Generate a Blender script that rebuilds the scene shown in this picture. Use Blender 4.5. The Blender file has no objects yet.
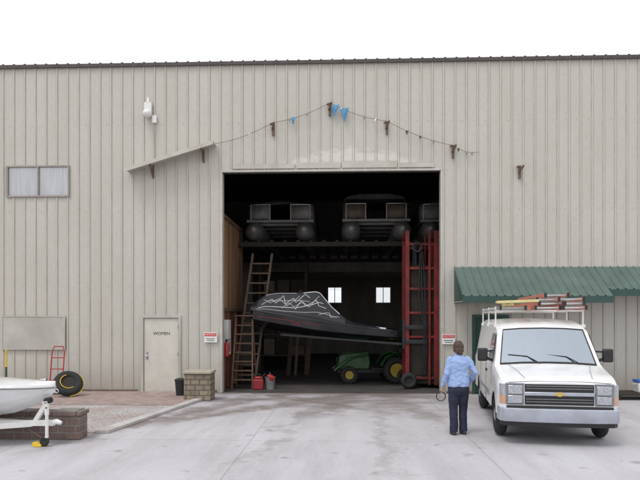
import bpy, bmesh, math, random
from mathutils import Vector, Matrix
random.seed(7)
scene=bpy.context.scene
COL=scene.collection
R=math.radians
# ---------------------------------------------------------------- materials
def nodes_of(name):
    m=bpy.data.materials.new(name); m.use_nodes=True
    nt=m.node_tree
    return m,nt,nt.nodes,nt.links,nt.nodes['Principled BSDF']
def setin(b,k,v):
    if k in b.inputs: b.inputs[k].default_value=v
def c4(c): return (c[0],c[1],c[2],1)
def mat(name,c,rough=0.6,metal=0.0,var=0.12,scale=6.0,bump=0.0,bscale=40,spec=0.5,coat=0.0,stretch=(1,1,1),dirt=None,dirtamt=0.5):
    m,nt,N,L,b=nodes_of(name)
    setin(b,'Roughness',rough); setin(b,'Metallic',metal); setin(b,'Specular IOR Level',spec); setin(b,'Coat Weight',coat)
    tc=N.new('ShaderNodeTexCoord'); mp=N.new('ShaderNodeMapping'); mp.inputs['Scale'].default_value=stretch
    L.new(tc.outputs['Object'],mp.inputs['Vector'])
    no=N.new('ShaderNodeTexNoise'); no.inputs['Scale'].default_value=scale; no.inputs['Detail'].default_value=6
    no.inputs['Roughness'].default_value=0.65
    L.new(mp.outputs[0],no.inputs['Vector'])
    cr=N.new('ShaderNodeValToRGB')
    lo=tuple(x*(1-var) for x in c); hi=tuple(min(1,x*(1+var)) for x in c)
    cr.color_ramp.elements[0].color=c4(lo); cr.color_ramp.elements[1].color=c4(hi)
    cr.color_ramp.elements[0].position=0.3; cr.color_ramp.elements[1].position=0.7
    L.new(no.outputs['Fac'],cr.inputs[0])
    out=cr.outputs[0]
    if dirt:
        n2=N.new('ShaderNodeTexNoise'); n2.inputs['Scale'].default_value=scale*0.35; n2.inputs['Detail'].default_value=8
        L.new(mp.outputs[0],n2.inputs['Vector'])
        r2=N.new('ShaderNodeValToRGB'); r2.color_ramp.elements[0].position=0.5; r2.color_ramp.elements[1].position=0.72
        r2.color_ramp.elements[1].color=(dirtamt,)*3+(1,)
        L.new(n2.outputs['Fac'],r2.inputs[0])
        mx=N.new('ShaderNodeMixRGB'); mx.inputs[2].default_value=c4(dirt)
        L.new(r2.outputs[0],mx.inputs[0]); L.new(out,mx.inputs[1]); out=mx.outputs[0]
    L.new(out,b.inputs['Base Color'])
    if bump>0:
        n3=N.new('ShaderNodeTexNoise'); n3.inputs['Scale'].default_value=bscale; n3.inputs['Detail'].default_value=4
        L.new(tc.outputs['Object'],n3.inputs['Vector'])
        bp=N.new('ShaderNodeBump'); bp.inputs['Strength'].default_value=bump; bp.inputs['Distance'].default_value=0.02
        L.new(n3.outputs['Fac'],bp.inputs['Height']); L.new(bp.outputs[0],b.inputs['Normal'])
    return m
def glassmat(name,tint=(0.95,0.97,0.97),refl=0.2,gc=(1,1,1)):
    m,nt,N,L,b=nodes_of(name)
    out=[n for n in N if n.type=='OUTPUT_MATERIAL'][0]
    tr=N.new('ShaderNodeBsdfTransparent'); tr.inputs[0].default_value=c4(tint)
    gl=N.new('ShaderNodeBsdfGlossy'); gl.inputs['Roughness'].default_value=0.03; gl.inputs[0].default_value=c4(gc)
    lw=N.new('ShaderNodeFresnel'); lw.inputs[0].default_value=1.5
    ma=N.new('ShaderNodeMath'); ma.operation='ADD'; ma.inputs[1].default_value=refl*0.5; ma.use_clamp=True
    L.new(lw.outputs[0],ma.inputs[0])
    mx=N.new('ShaderNodeMixShader'); L.new(ma.outputs[0],mx.inputs[0]); L.new(tr.outputs[0],mx.inputs[1]); L.new(gl.outputs[0],mx.inputs[2])
    L.new(mx.outputs[0],out.inputs[0]); return m
def brickmat(name,c1,c2,mortar,w,h,ms=0.01,axes='xz',bump=0.5,offset=0.5):
    m,nt,N,L,b=nodes_of(name); setin(b,'Roughness',0.9)
    tc=N.new('ShaderNodeTexCoord'); sp=N.new('ShaderNodeSeparateXYZ'); cb=N.new('ShaderNodeCombineXYZ')
    L.new(tc.outputs['Object'],sp.inputs[0])
    if axes=='xz':
        ad=N.new('ShaderNodeMath'); ad.operation='ADD'; L.new(sp.outputs['X'],ad.inputs[0]); L.new(sp.outputs['Y'],ad.inputs[1])
        L.new(ad.outputs[0],cb.inputs['X']); L.new(sp.outputs['Z'],cb.inputs['Y'])
    else:
        L.new(sp.outputs['X'],cb.inputs['X']); L.new(sp.outputs['Y'],cb.inputs['Y'])
    br=N.new('ShaderNodeTexBrick'); br.offset=offset
    for k,v in (('Scale',1.0),('Mortar Size',ms),('Brick Width',w),('Row Height',h),('Bias',0.0),('Mortar Smooth',0.3)): br.inputs[k].default_value=v
    br.inputs['Color1'].default_value=c4(c1); br.inputs['Color2'].default_value=c4(c2); br.inputs['Mortar'].default_value=c4(mortar)
    L.new(cb.outputs[0],br.inputs['Vector'])
    no=N.new('ShaderNodeTexNoise'); no.inputs['Scale'].default_value=3; no.inputs['Detail'].default_value=10; no.inputs['Roughness'].default_value=0.75; L.new(tc.outputs['Object'],no.inputs['Vector'])
    cr=N.new('ShaderNodeValToRGB'); cr.color_ramp.elements[0].color=(0.55,0.55,0.55,1); cr.color_ramp.elements[0].position=0.3;cr.color_ramp.elements[1].position=0.65
    L.new(no.outputs['Fac'],cr.inputs[0])
    mx=N.new('ShaderNodeMixRGB'); mx.blend_type='MULTIPLY'; mx.inputs[0].default_value=1
    L.new(br.outputs['Color'],mx.inputs[1]); L.new(cr.outputs[0],mx.inputs[2]); L.new(mx.outputs[0],b.inputs['Base Color'])
    bp=N.new('ShaderNodeBump'); bp.inputs['Strength'].default_value=bump; bp.inputs['Distance'].default_value=0.01; bp.invert=True
    L.new(br.outputs['Fac'],bp.inputs['Height'])
    n2=N.new('ShaderNodeTexNoise'); n2.inputs['Scale'].default_value=30; L.new(tc.outputs['Object'],n2.inputs[0])
    b2=N.new('ShaderNodeBump'); b2.inputs['Strength'].default_value=bump; b2.inputs['Distance'].default_value=0.01; L.new(n2.outputs[0],b2.inputs['Height']); L.new(bp.outputs[0],b2.inputs['Normal'])
    L.new(b2.outputs[0],b.inputs['Normal'])
    return m
# ---------------------------------------------------------------- mesh builder
class B:
    def __init__(s): s.v=[]; s.f=[]; s.mi=[]; s.cur=0
    def add(s,vs,fs):
        o=len(s.v); s.v+= [tuple(p) for p in vs]
        for f in fs: s.f.append(tuple(i+o for i in f)); s.mi.append(s.cur)
    def box(s,x0,x1,y0,y1,z0,z1,M=None):
        vs=[Vector(p) for p in ((x0,y0,z0),(x1,y0,z0),(x1,y1,z0),(x0,y1,z0),(x0,y0,z1),(x1,y0,z1),(x1,y1,z1),(x0,y1,z1))]
        if M: vs=[M@p for p in vs]
        s.add(vs,[(0,3,2,1),(4,5,6,7),(0,1,5,4),(1,2,6,5),(2,3,7,6),(3,0,4,7)]); return s
    def beam(s,p0,p1,w,h,up=(0,0,1)):
        p0=Vector(p0);p1=Vector(p1); d=(p1-p0); l=d.length; d.normalize(); u=Vector(up)
        if abs(d.dot(u))>0.98: u=Vector((0,1,0))
        sd=d.cross(u).normalized(); u=sd.cross(d)
        vs=[]
        for q in (p0,p1):
            for a,b in ((-1,-1),(1,-1),(1,1),(-1,1)): vs.append(q+sd*a*w/2+u*b*h/2)
        s.add(vs,[(0,1,2,3),(7,6,5,4),(0,4,5,1),(1,5,6,2),(2,6,7,3),(3,7,4,0)]); return s
    def loft(s,rings,caps=True,closed=True):
        n=len(rings[0]); vs=[p for r in rings for p in r]; fs=[]
        for i in range(len(rings)-1):
            for j in range(n if closed else n-1):
                k=(j+1)%n; fs.append((i*n+j,i*n+k,(i+1)*n+k,(i+1)*n+j))
        if caps: fs.append(tuple(range(n))[::-1]); fs.append(tuple((len(rings)-1)*n+j for j in range(n)))
        s.add(vs,fs); return s
    def tube(s,pts,rad,n=12,flat=1.0,ref=(0,0,1),caps=True):
        pts=[Vector(p) for p in pts]
        if not hasattr(rad,'__len__'): rad=[rad]*len(pts)
        rings=[]
        for i,p in enumerate(pts):
            a=pts[max(0,i-1)]; b=pts[min(len(pts)-1,i+1)]; t=(b-a).normalized(); r=Vector(ref)
            if abs(t.dot(r))>0.95: r=Vector((0,1,0)) if abs(t.y)<0.9 else Vector((1,0,0))
            u=t.cross(r).normalized(); w=u.cross(t)
            rings.append([p+u*math.cos(2*math.pi*k/n)*rad[i]+w*math.sin(2*math.pi*k/n)*rad[i]*flat for k in range(n)])
        return s.loft(rings,caps)
    def cyl(s,p0,p1,r0,r1=None,n=20): return s.tube([p0,p1],[r0,r0 if r1 is None else r1],n)
    def ell(s,c,r,n=16,m=10,M=None):
        vs=[];fs=[]
        c=Vector(c)
        for i in range(m+1):
            th=math.pi*i/m
            for j in range(n):
                ph=2*math.pi*j/n; q=Vector((r[0]*math.sin(th)*math.cos(ph),r[1]*math.sin(th)*math.sin(ph),r[2]*math.cos(th)))
                if M: q=M@q
                vs.append(c+q)
        for i in range(m):
            for j in range(n):
                k=(j+1)%n; fs.append((i*n+j,(i+1)*n+j,(i+1)*n+k,i*n+k))
        s.add(vs,fs); return s
    def eloft(s,secs,n=24,pw=2.0):
        rings=[]
        for cx,cy,z,rx,ry in secs:
            r=[]
            for k in range(n):
                a=2*math.pi*k/n; ca=math.cos(a); sa=math.sin(a)
                r.append((cx+rx*math.copysign(abs(ca)**(2/pw),ca),cy+ry*math.copysign(abs(sa)**(2/pw),sa),z))
            rings.append(r)
        return s.loft(rings)
    def torus(s,c,R_,r,axis='y',n=32,m=10,a0=0,a1=2*math.pi,flat=1):
        c=Vector(c); rings=[]
        full=abs(a1-a0-2*math.pi)<1e-4
        cnt=n if full else n+1
        for i in range(cnt):
            a=a0+(a1-a0)*i/n
            ring=[]
            for j in range(m):
                b=2*math.pi*j/m; rr=R_+r*math.cos(b); h=r*math.sin(b)*flat
                if axis=='y': p=Vector((rr*math.cos(a),h,rr*math.sin(a)))
                elif axis=='x': p=Vector((h,rr*math.cos(a),rr*math.sin(a)))
                else: p=Vector((rr*math.cos(a),rr*math.sin(a),h))
                ring.append(c+p)
            rings.append(ring)
        if full: rings.append(rings[0])
        return s.loft(rings,caps=not full)
    def prism(s,pts,axis,a,b):
        def mk(p,h): return {'y':(p[0],h,p[1]),'x':(h,p[0],p[1]),'z':(p[0],p[1],h)}[axis]
        return s.loft([[mk(p,a) for p in pts],[mk(p,b) for p in pts]])
    def obj(s,name,mats,parent=None,bevel=0,smooth=None,loc=None,rotz=0,rot=None,solid=0):
        me=bpy.data.meshes.new(name); me.from_pydata(s.v,[],s.f)
        if not isinstance(mats,(list,tuple)): mats=[mats]
        for m in mats: me.materials.append(m)
        me.polygons.foreach_set('material_index',s.mi)
        bm=bmesh.new(); bm.from_mesh(me); bmesh.ops.remove_doubles(bm,verts=bm.verts,dist=1e-5)
        bmesh.ops.recalc_face_normals(bm,faces=bm.faces); bm.to_mesh(me); bm.free()
        if smooth is not None:
            for p in me.polygons: p.use_smooth=True
            me.set_sharp_from_angle(angle=R(smooth))
        o=bpy.data.objects.new(name,me); COL.objects.link(o)
        if parent: o.parent=parent
        if loc: o.location=loc
        o.rotation_euler=rot if rot else (0,0,rotz)
        if solid:
            so=o.modifiers.new('s','SOLIDIFY'); so.thickness=solid; so.offset=0
        if bevel:
            bv=o.modifiers.new('b','BEVEL'); bv.width=bevel; bv.segments=2; bv.limit_method='ANGLE'; bv.angle_limit=R(35)
            for p in me.polygons: p.use_smooth=True
            me.set_sharp_from_angle(angle=R(50))
        return o
def thing(name,loc,label,cat,rotz=0,group=None,rot=None):
    e=bpy.data.objects.new(name,None); COL.objects.link(e); e.location=loc; e.rotation_euler=rot or (0,0,rotz); e.empty_display_size=0.2
    e['label']=label; e['category']=cat
    if group: e['group']=group
    return e
def tag(o,label,cat,group=None):
    o['label']=label;o['category']=cat
    if group:o['group']=group
    return o
def text(name,s,size,loc,rot,m,parent,ext=0.002,align='CENTER',label=None):
    cu=bpy.data.curves.new(name,'FONT'); cu.body=s; cu.size=size; cu.extrude=ext; cu.align_x=align; cu.align_y='CENTER'
    o=bpy.data.objects.new(name+'_t',cu); COL.objects.link(o)
    dg=bpy.context.evaluated_depsgraph_get(); me=bpy.data.meshes.new_from_object(o.evaluated_get(dg))
    bpy.data.objects.remove(o); me.materials.clear(); me.materials.append(m)
    n=bpy.data.objects.new(name,me); COL.objects.link(n); n.parent=parent; n.location=loc; n.rotation_euler=rot
    return n
def organic(b,name,m,parent,voxel=0.012,it=4,noise=0,nscale=0.1):
    o=b.obj(name,m,parent)
    r=o.modifiers.new('r','REMESH'); r.mode='VOXEL'; r.voxel_size=voxel
    sm=o.modifiers.new('s','SMOOTH'); sm.iterations=it; sm.factor=0.5
    if noise:
        t=bpy.data.textures.new(name+'n','CLOUDS'); t.noise_scale=nscale; t.noise_depth=2
        d=o.modifiers.new('d','DISPLACE'); d.texture=t; d.strength=noise; d.texture_coords='LOCAL'; d.mid_level=0.5
    dg=bpy.context.evaluated_depsgraph_get(); me=bpy.data.meshes.new_from_object(o.evaluated_get(dg))
    o.modifiers.clear(); o.data=me
    for p in me.polygons: p.use_smooth=True
    return o

# ---------------------------------------------------------------- palette
def siding():
    m,nt,N,L,b=nodes_of('painted_siding'); setin(b,'Roughness',0.5)
    tc=N.new('ShaderNodeTexCoord'); 
    mp=N.new('ShaderNodeMapping'); mp.inputs['Scale'].default_value=(1.2,1,0.4); L.new(tc.outputs['Object'],mp.inputs[0])
    n1=N.new('ShaderNodeTexNoise'); n1.inputs['Scale'].default_value=0.9; n1.inputs['Detail'].default_value=7; n1.inputs['Roughness'].default_value=0.5; L.new(mp.outputs[0],n1.inputs[0])
    cr=N.new('ShaderNodeValToRGB'); cr.color_ramp.elements[0].position=0.28; cr.color_ramp.elements[1].position=0.72
    cr.color_ramp.elements[0].color=(0.485,0.47,0.42,1); cr.color_ramp.elements[1].color=(0.53,0.515,0.47,1); L.new(n1.outputs[0],cr.inputs[0])
    n2=N.new('ShaderNodeTexNoise'); n2.inputs['Scale'].default_value=9; n2.inputs['Detail'].default_value=8; L.new(tc.outputs['Object'],n2.inputs[0])
    c2=N.new('ShaderNodeValToRGB'); c2.color_ramp.elements[0].position=0.3; c2.color_ramp.elements[0].color=(0.95,0.95,0.93,1); c2.color_ramp.elements[1].position=0.6
    L.new(n2.outputs[0],c2.inputs[0])
    mu=N.new('ShaderNodeMixRGB'); mu.blend_type='MULTIPLY'; mu.inputs[0].default_value=1; L.new(cr.outputs[0],mu.inputs[1]); L.new(c2.outputs[0],mu.inputs[2])
    sp=N.new('ShaderNodeSeparateXYZ'); L.new(tc.outputs['Object'],sp.inputs[0])
    mr=N.new('ShaderNodeMapRange'); mr.inputs[1].default_value=0.0; mr.inputs[2].default_value=0.9; mr.inputs[3].default_value=0.5; mr.inputs[4].default_value=0; L.new(sp.outputs['Z'],mr.inputs[0])
    m3=N.new('ShaderNodeMixRGB'); m3.inputs[2].default_value=(0.3,0.24,0.19,1); L.new(mr.outputs[0],m3.inputs[0]); L.new(mu.outputs[0],m3.inputs[1])
    def band(sock,c,w):
        s=N.new('ShaderNodeMath'); s.operation='SUBTRACT'; s.inputs[1].default_value=c; L.new(sock,s.inputs[0])
        a=N.new('ShaderNodeMath'); a.operation='ABSOLUTE'; L.new(s.outputs[0],a.inputs[0])
        r=N.new('ShaderNodeMapRange'); r.inputs[1].default_value=0; r.inputs[2].default_value=w; r.inputs[3].default_value=1; r.inputs[4].default_value=0; L.new(a.outputs[0],r.inputs[0]); return r.outputs[0]
    bz=band(sp.outputs['Z'],6.3,0.9); bx=band(sp.outputs['X'],0.9,3.9)
    mm=N.new('ShaderNodeMath'); mm.operation='MULTIPLY'; L.new(bz,mm.inputs[0]); L.new(bx,mm.inputs[1])
    mp4=N.new('ShaderNodeMapping'); mp4.inputs['Scale'].default_value=(1.4,1,3.0); L.new(tc.outputs['Object'],mp4.inputs[0])
    n4=N.new('ShaderNodeTexNoise'); n4.inputs['Scale'].default_value=1.5; n4.inputs['Detail'].default_value=10; n4.inputs['Roughness'].default_value=0.75; L.new(mp4.outputs[0],n4.inputs[0])
    m5=N.new('ShaderNodeMath'); m5.operation='MULTIPLY'; L.new(mm.outputs[0],m5.inputs[0]); L.new(n4.outputs[0],m5.inputs[1])
    r5=N.new('ShaderNodeValToRGB'); r5.color_ramp.elements[0].position=0.25; r5.color_ramp.elements[1].position=0.33; r5.color_ramp.elements[1].color=(0.8,0.8,0.8,1); L.new(m5.outputs[0],r5.inputs[0])
    m6=N.new('ShaderNodeMixRGB'); m6.inputs[2].default_value=(0.66,0.65,0.61,1); L.new(r5.outputs[0],m6.inputs[0]); L.new(m3.outputs[0],m6.inputs[1])
    n7=N.new('ShaderNodeTexNoise'); n7.inputs['Scale'].default_value=14; n7.inputs['Detail'].default_value=3; L.new(mp.outputs[0],n7.inputs[0])
    r7=N.new('ShaderNodeValToRGB'); r7.color_ramp.elements[0].position=0.70; r7.color_ramp.elements[1].position=0.8; r7.color_ramp.elements[1].color=(0.3,0.3,0.3,1); L.new(n7.outputs[0],r7.inputs[0])
    m8=N.new('ShaderNodeMixRGB'); m8.inputs[2].default_value=(0.27,0.22,0.18,1); L.new(r7.outputs[0],m8.inputs[0]); L.new(m6.outputs[0],m8.inputs[1])
    L.new(m8.outputs[0],b.inputs['Base Color'])
    bp=N.new('ShaderNodeBump'); bp.inputs['Strength'].default_value=0.3; bp.inputs['Distance'].default_value=0.06
    n9=N.new('ShaderNodeTexNoise'); n9.inputs['Scale'].default_value=1.3; L.new(tc.outputs['Object'],n9.inputs[0]); L.new(n9.outputs[0],bp.inputs['Height']); L.new(bp.outputs[0],b.inputs['Normal'])
    return m
M_siding=siding()
M_rib=mat('siding_rib_shade',(0.42,0.395,0.345),0.7,var=0.18,scale=3,stretch=(1,1,0.5))  # darker colour for rib flanks, paints in their shadow lines
M_trim=mat('beige_trim',(0.49,0.475,0.425),0.55,var=0.12,scale=3,dirt=(0.3,0.25,0.2))
M_darktrim=mat('dark_eave_metal',(0.07,0.06,0.055),0.6,var=0.3)
M_roofmetal=mat('roof_metal',(0.2,0.19,0.18),0.5,0.3)
M_door=mat('painted_door',(0.58,0.56,0.50),0.5,var=0.08,scale=3,dirt=(0.42,0.38,0.32),dirtamt=0.5)
M_board=mat('faded_board',(0.45,0.445,0.405),0.7,var=0.12,scale=2,dirt=(0.36,0.34,0.29))
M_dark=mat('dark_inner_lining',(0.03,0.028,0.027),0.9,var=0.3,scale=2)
M_back=mat('inner_back_lining',(0.45,0.43,0.40),0.9,var=0.25,scale=1.2,stretch=(1,1,0.3))
M_ply=mat('plywood',(0.34,0.19,0.09),0.85,var=0.3,scale=2.5,stretch=(1,1,0.15),dirt=(0.12,0.07,0.04))
M_redply=mat('red_stained_board',(0.19,0.06,0.04),0.85,var=0.3,scale=3)
M_wood=mat('weathered_wood',(0.15,0.09,0.06),0.85,var=0.3,scale=6,stretch=(1,1,0.2))
M_wood2=mat('grey_brown_wood',(0.16,0.115,0.085),0.85,var=0.3,scale=6,stretch=(1,1,0.2))
M_dwood=mat('dark_dusty_wood',(0.075,0.055,0.042),0.9,var=0.3,scale=6)
M_dbox=mat('dark_dusty_cardboard',(0.075,0.06,0.05),0.9,var=0.4,scale=5)
M_black=mat('black_plastic',(0.02,0.02,0.022),0.5,var=0.2)
M_rubber=mat('tyre_rubber',(0.025,0.025,0.026),0.85,var=0.3,scale=20,bump=0.3)
M_white=mat('white_van_paint',(0.80,0.81,0.82),0.25,var=0.03,scale=2,coat=0.5,dirt=(0.66,0.64,0.6),dirtamt=0.4)
M_whitemetal=mat('white_painted_steel',(0.72,0.72,0.7),0.45,var=0.1,dirt=(0.4,0.36,0.3),dirtamt=0.4)
M_chrome=mat('dull_chrome',(0.6,0.6,0.62),0.25,1.0,var=0.1)
M_greybumper=mat('grey_bumper',(0.44,0.47,0.54),0.3,0.5,var=0.08,dirt=(0.3,0.28,0.26))
M_lamp=mat('lamp_lens',(0.45,0.48,0.52),0.1,0.5,var=0.35,scale=40,coat=1)
M_amber=mat('amber_lens',(0.55,0.32,0.2),0.2,var=0.1,coat=1)
M_gold=mat('gold_emblem',(0.62,0.45,0.15),0.35,0.6,var=0.1)
M_grey=mat('grey_cloth',(0.22,0.22,0.23),0.9,var=0.15)
M_seat=mat('van_seat_cloth',(0.42,0.44,0.47),0.9,var=0.15)
M_lightgrey=mat('light_grey_vinyl',(0.22,0.22,0.21),0.6,var=0.3,scale=4,dirt=(0.08,0.08,0.08))
M_tan=mat('tan_vinyl',(0.13,0.105,0.08),0.6,var=0.3,scale=4,dirt=(0.06,0.05,0.045))
M_tarp=mat('grey_tarp',(0.10,0.105,0.11),0.8,var=0.3,scale=5,bump=0.8,bscale=7)
M_alu=mat('aluminium',(0.5,0.5,0.5),0.45,0.8,var=0.2)
M_tubes=mat('stained_pontoon_metal',(0.2,0.195,0.19),0.5,0.5,var=0.4,scale=3)
M_green=mat('green_metal_roof',(0.085,0.13,0.115),0.5,var=0.18,scale=2,dirt=(0.14,0.17,0.155),dirtamt=0.5)
M_greendoor=mat('green_door_paint',(0.028,0.07,0.06),0.5,var=0.1)
M_jd=mat('green_tractor_paint',(0.02,0.085,0.02),0.4,var=0.2,coat=0.3)
M_yellow=mat('yellow_paint',(0.75,0.5,0.03),0.45,var=0.15,dirt=(0.35,0.25,0.08))
M_pyellow=mat('faded_yellow_plastic',(0.66,0.56,0.26),0.5,var=0.15,dirt=(0.6,0.55,0.4))
M_tyellow=mat('dull_yellow_rim',(0.36,0.26,0.03),0.5,var=0.2)
M_red=mat('red_paint',(0.40,0.022,0.02),0.5,var=0.3,scale=3,dirt=(0.1,0.02,0.015),dirtamt=0.8)
M_mast=mat('dull_red_mast_paint',(0.20,0.02,0.018),0.65,var=0.4,scale=2.2,dirt=(0.035,0.015,0.012),dirtamt=0.95)
M_orange=mat('faded_orange_fibreglass',(0.58,0.22,0.16),0.55,var=0.25,dirt=(0.55,0.42,0.38))
M_steel=mat('dark_rack_steel',(0.032,0.026,0.023),0.8,0.1,var=0.3)
M_cover=mat('black_boat_cover',(0.014,0.015,0.02),0.4,var=0.2,scale=3,bump=0.5,bscale=5)
M_hull=mat('black_gelcoat',(0.012,0.012,0.016),0.15,var=0.1,coat=0.7)
M_graph=mat('pale_graphic',(0.62,0.62,0.64),0.5,var=0.15)
M_signw=mat('sign_white',(0.75,0.75,0.73),0.4,var=0.05)
M_signr=mat('sign_red',(0.6,0.03,0.04),0.4,var=0.05)
M_dred=mat('dull_red_vinyl',(0.28,0.02,0.03),0.4,var=0.1)
M_ink=mat('sign_ink',(0.05,0.05,0.05),0.5,var=0)
M_blue=mat('blue_pennant',(0.08,0.24,0.42),0.7,var=0.25)
M_bluelid=mat('blue_lid',(0.03,0.12,0.45),0.45,var=0.1)
M_gel=mat('white_gelcoat',(0.76,0.77,0.78),0.2,var=0.04,coat=0.8,dirt=(0.6,0.58,0.5),dirtamt=0.4)
M_rust=mat('rusty_steel',(0.15,0.10,0.075),0.85,var=0.4,scale=10)
M_winframe=mat('bronze_window_frame',(0.33,0.29,0.26),0.6,var=0.15)
M_skin=mat('skin',(0.55,0.33,0.24),0.55,var=0.08)
M_hair=mat('brown_hair',(0.075,0.042,0.028),0.5,var=0.5,scale=30,stretch=(3,3,0.4),bump=0.6,bscale=60)
M_shirt=mat('light_blue_cotton',(0.29,0.40,0.66),0.85,var=0.08,scale=8,bump=0.2,bscale=25)
M_navy=mat('navy_trousers',(0.018,0.022,0.045),0.85,var=0.25,scale=8,bump=0.2,bscale=25)
M_shoe=mat('shoe_leather',(0.03,0.03,0.035),0.6,var=0.1)
M_glass=glassmat('clear_glass'); M_wglass=glassmat('van_windscreen_glass',(0.92,0.96,0.98),0.9,(0.80,0.90,1.0)); M_sglass=glassmat('tinted_glass',(0.25,0.27,0.28),0.15)
M_curtain=mat('white_curtain',(0.85,0.85,0.92),0.9,var=0.2,scale=5,stretch=(4,1,0.2))
M_brick=brickmat('grey_brown_block_masonry',(0.27,0.19,0.165),(0.20,0.14,0.125),(0.28,0.255,0.235),0.3,0.12,0.014,bump=0.8)
M_stone=brickmat('tan_stone_masonry',(0.36,0.30,0.22),(0.24,0.20,0.15),(0.15,0.13,0.1),0.22,0.13,0.015,bump=0.8)
M_cap=mat('stone_cap',(0.4,0.36,0.29),0.85,var=0.15,bump=0.3)
M_kerb=mat('kerb_concrete',(0.48,0.46,0.45),0.9,var=0.15,scale=4,bump=0.3,dirt=(0.34,0.3,0.27))
M_pink=brickmat('pink_paving',(0.44,0.32,0.295),(0.37,0.275,0.255),(0.38,0.33,0.30),0.2,0.1,0.008,axes='xy',bump=0.3)
def gravelmat(name,ca,cb_,scale=28):
    m,nt,N,L,b=nodes_of(name); setin(b,'Roughness',0.95)
    tc=N.new('ShaderNodeTexCoord'); vo=N.new('ShaderNodeTexVoronoi'); vo.inputs['Scale'].default_value=scale; L.new(tc.outputs['Object'],vo.inputs['Vector'])
    bw=N.new('ShaderNodeRGBToBW'); L.new(vo.outputs['Color'],bw.inputs[0])
    cr=N.new('ShaderNodeValToRGB'); cr.color_ramp.elements[0].color=c4(ca); cr.color_ramp.elements[1].color=c4(cb_); cr.color_ramp.elements[0].position=0.2; cr.color_ramp.elements[1].position=0.8
    L.new(bw.outputs[0],cr.inputs[0])
    no=N.new('ShaderNodeTexNoise'); no.inputs['Scale'].default_value=0.9; no.inputs['Detail'].default_value=6; L.new(tc.outputs['Object'],no.inputs[0])
    r2=N.new('ShaderNodeValToRGB'); r2.color_ramp.elements[0].position=0.4; r2.color_ramp.elements[1].position=0.6; r2.color_ramp.elements[0].color=(1,1,1,1); r2.color_ramp.elements[1].color=(0.88,0.76,0.72,1); L.new(no.outputs[0],r2.inputs[0])
    mu=N.new('ShaderNodeMixRGB'); mu.blend_type='MULTIPLY'; mu.inputs[0].default_value=1; L.new(cr.outputs[0],mu.inputs[1]); L.new(r2.outputs[0],mu.inputs[2])
    L.new(mu.outputs[0],b.inputs['Base Color'])
    bp=N.new('ShaderNodeBump'); bp.invert=True; bp.inputs['Strength'].default_value=0.8; bp.inputs['Distance'].default_value=0.02; L.new(vo.outputs['Distance'],bp.inputs['Height']); L.new(bp.outputs[0],b.inputs['Normal'])
    return m
M_gravel=gravelmat('pale_gravel',(0.30,0.29,0.29),(0.56,0.54,0.54),38)
M_earth=gravelmat('gravelly_ground',(0.2,0.18,0.15),(0.34,0.3,0.26),12)
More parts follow.
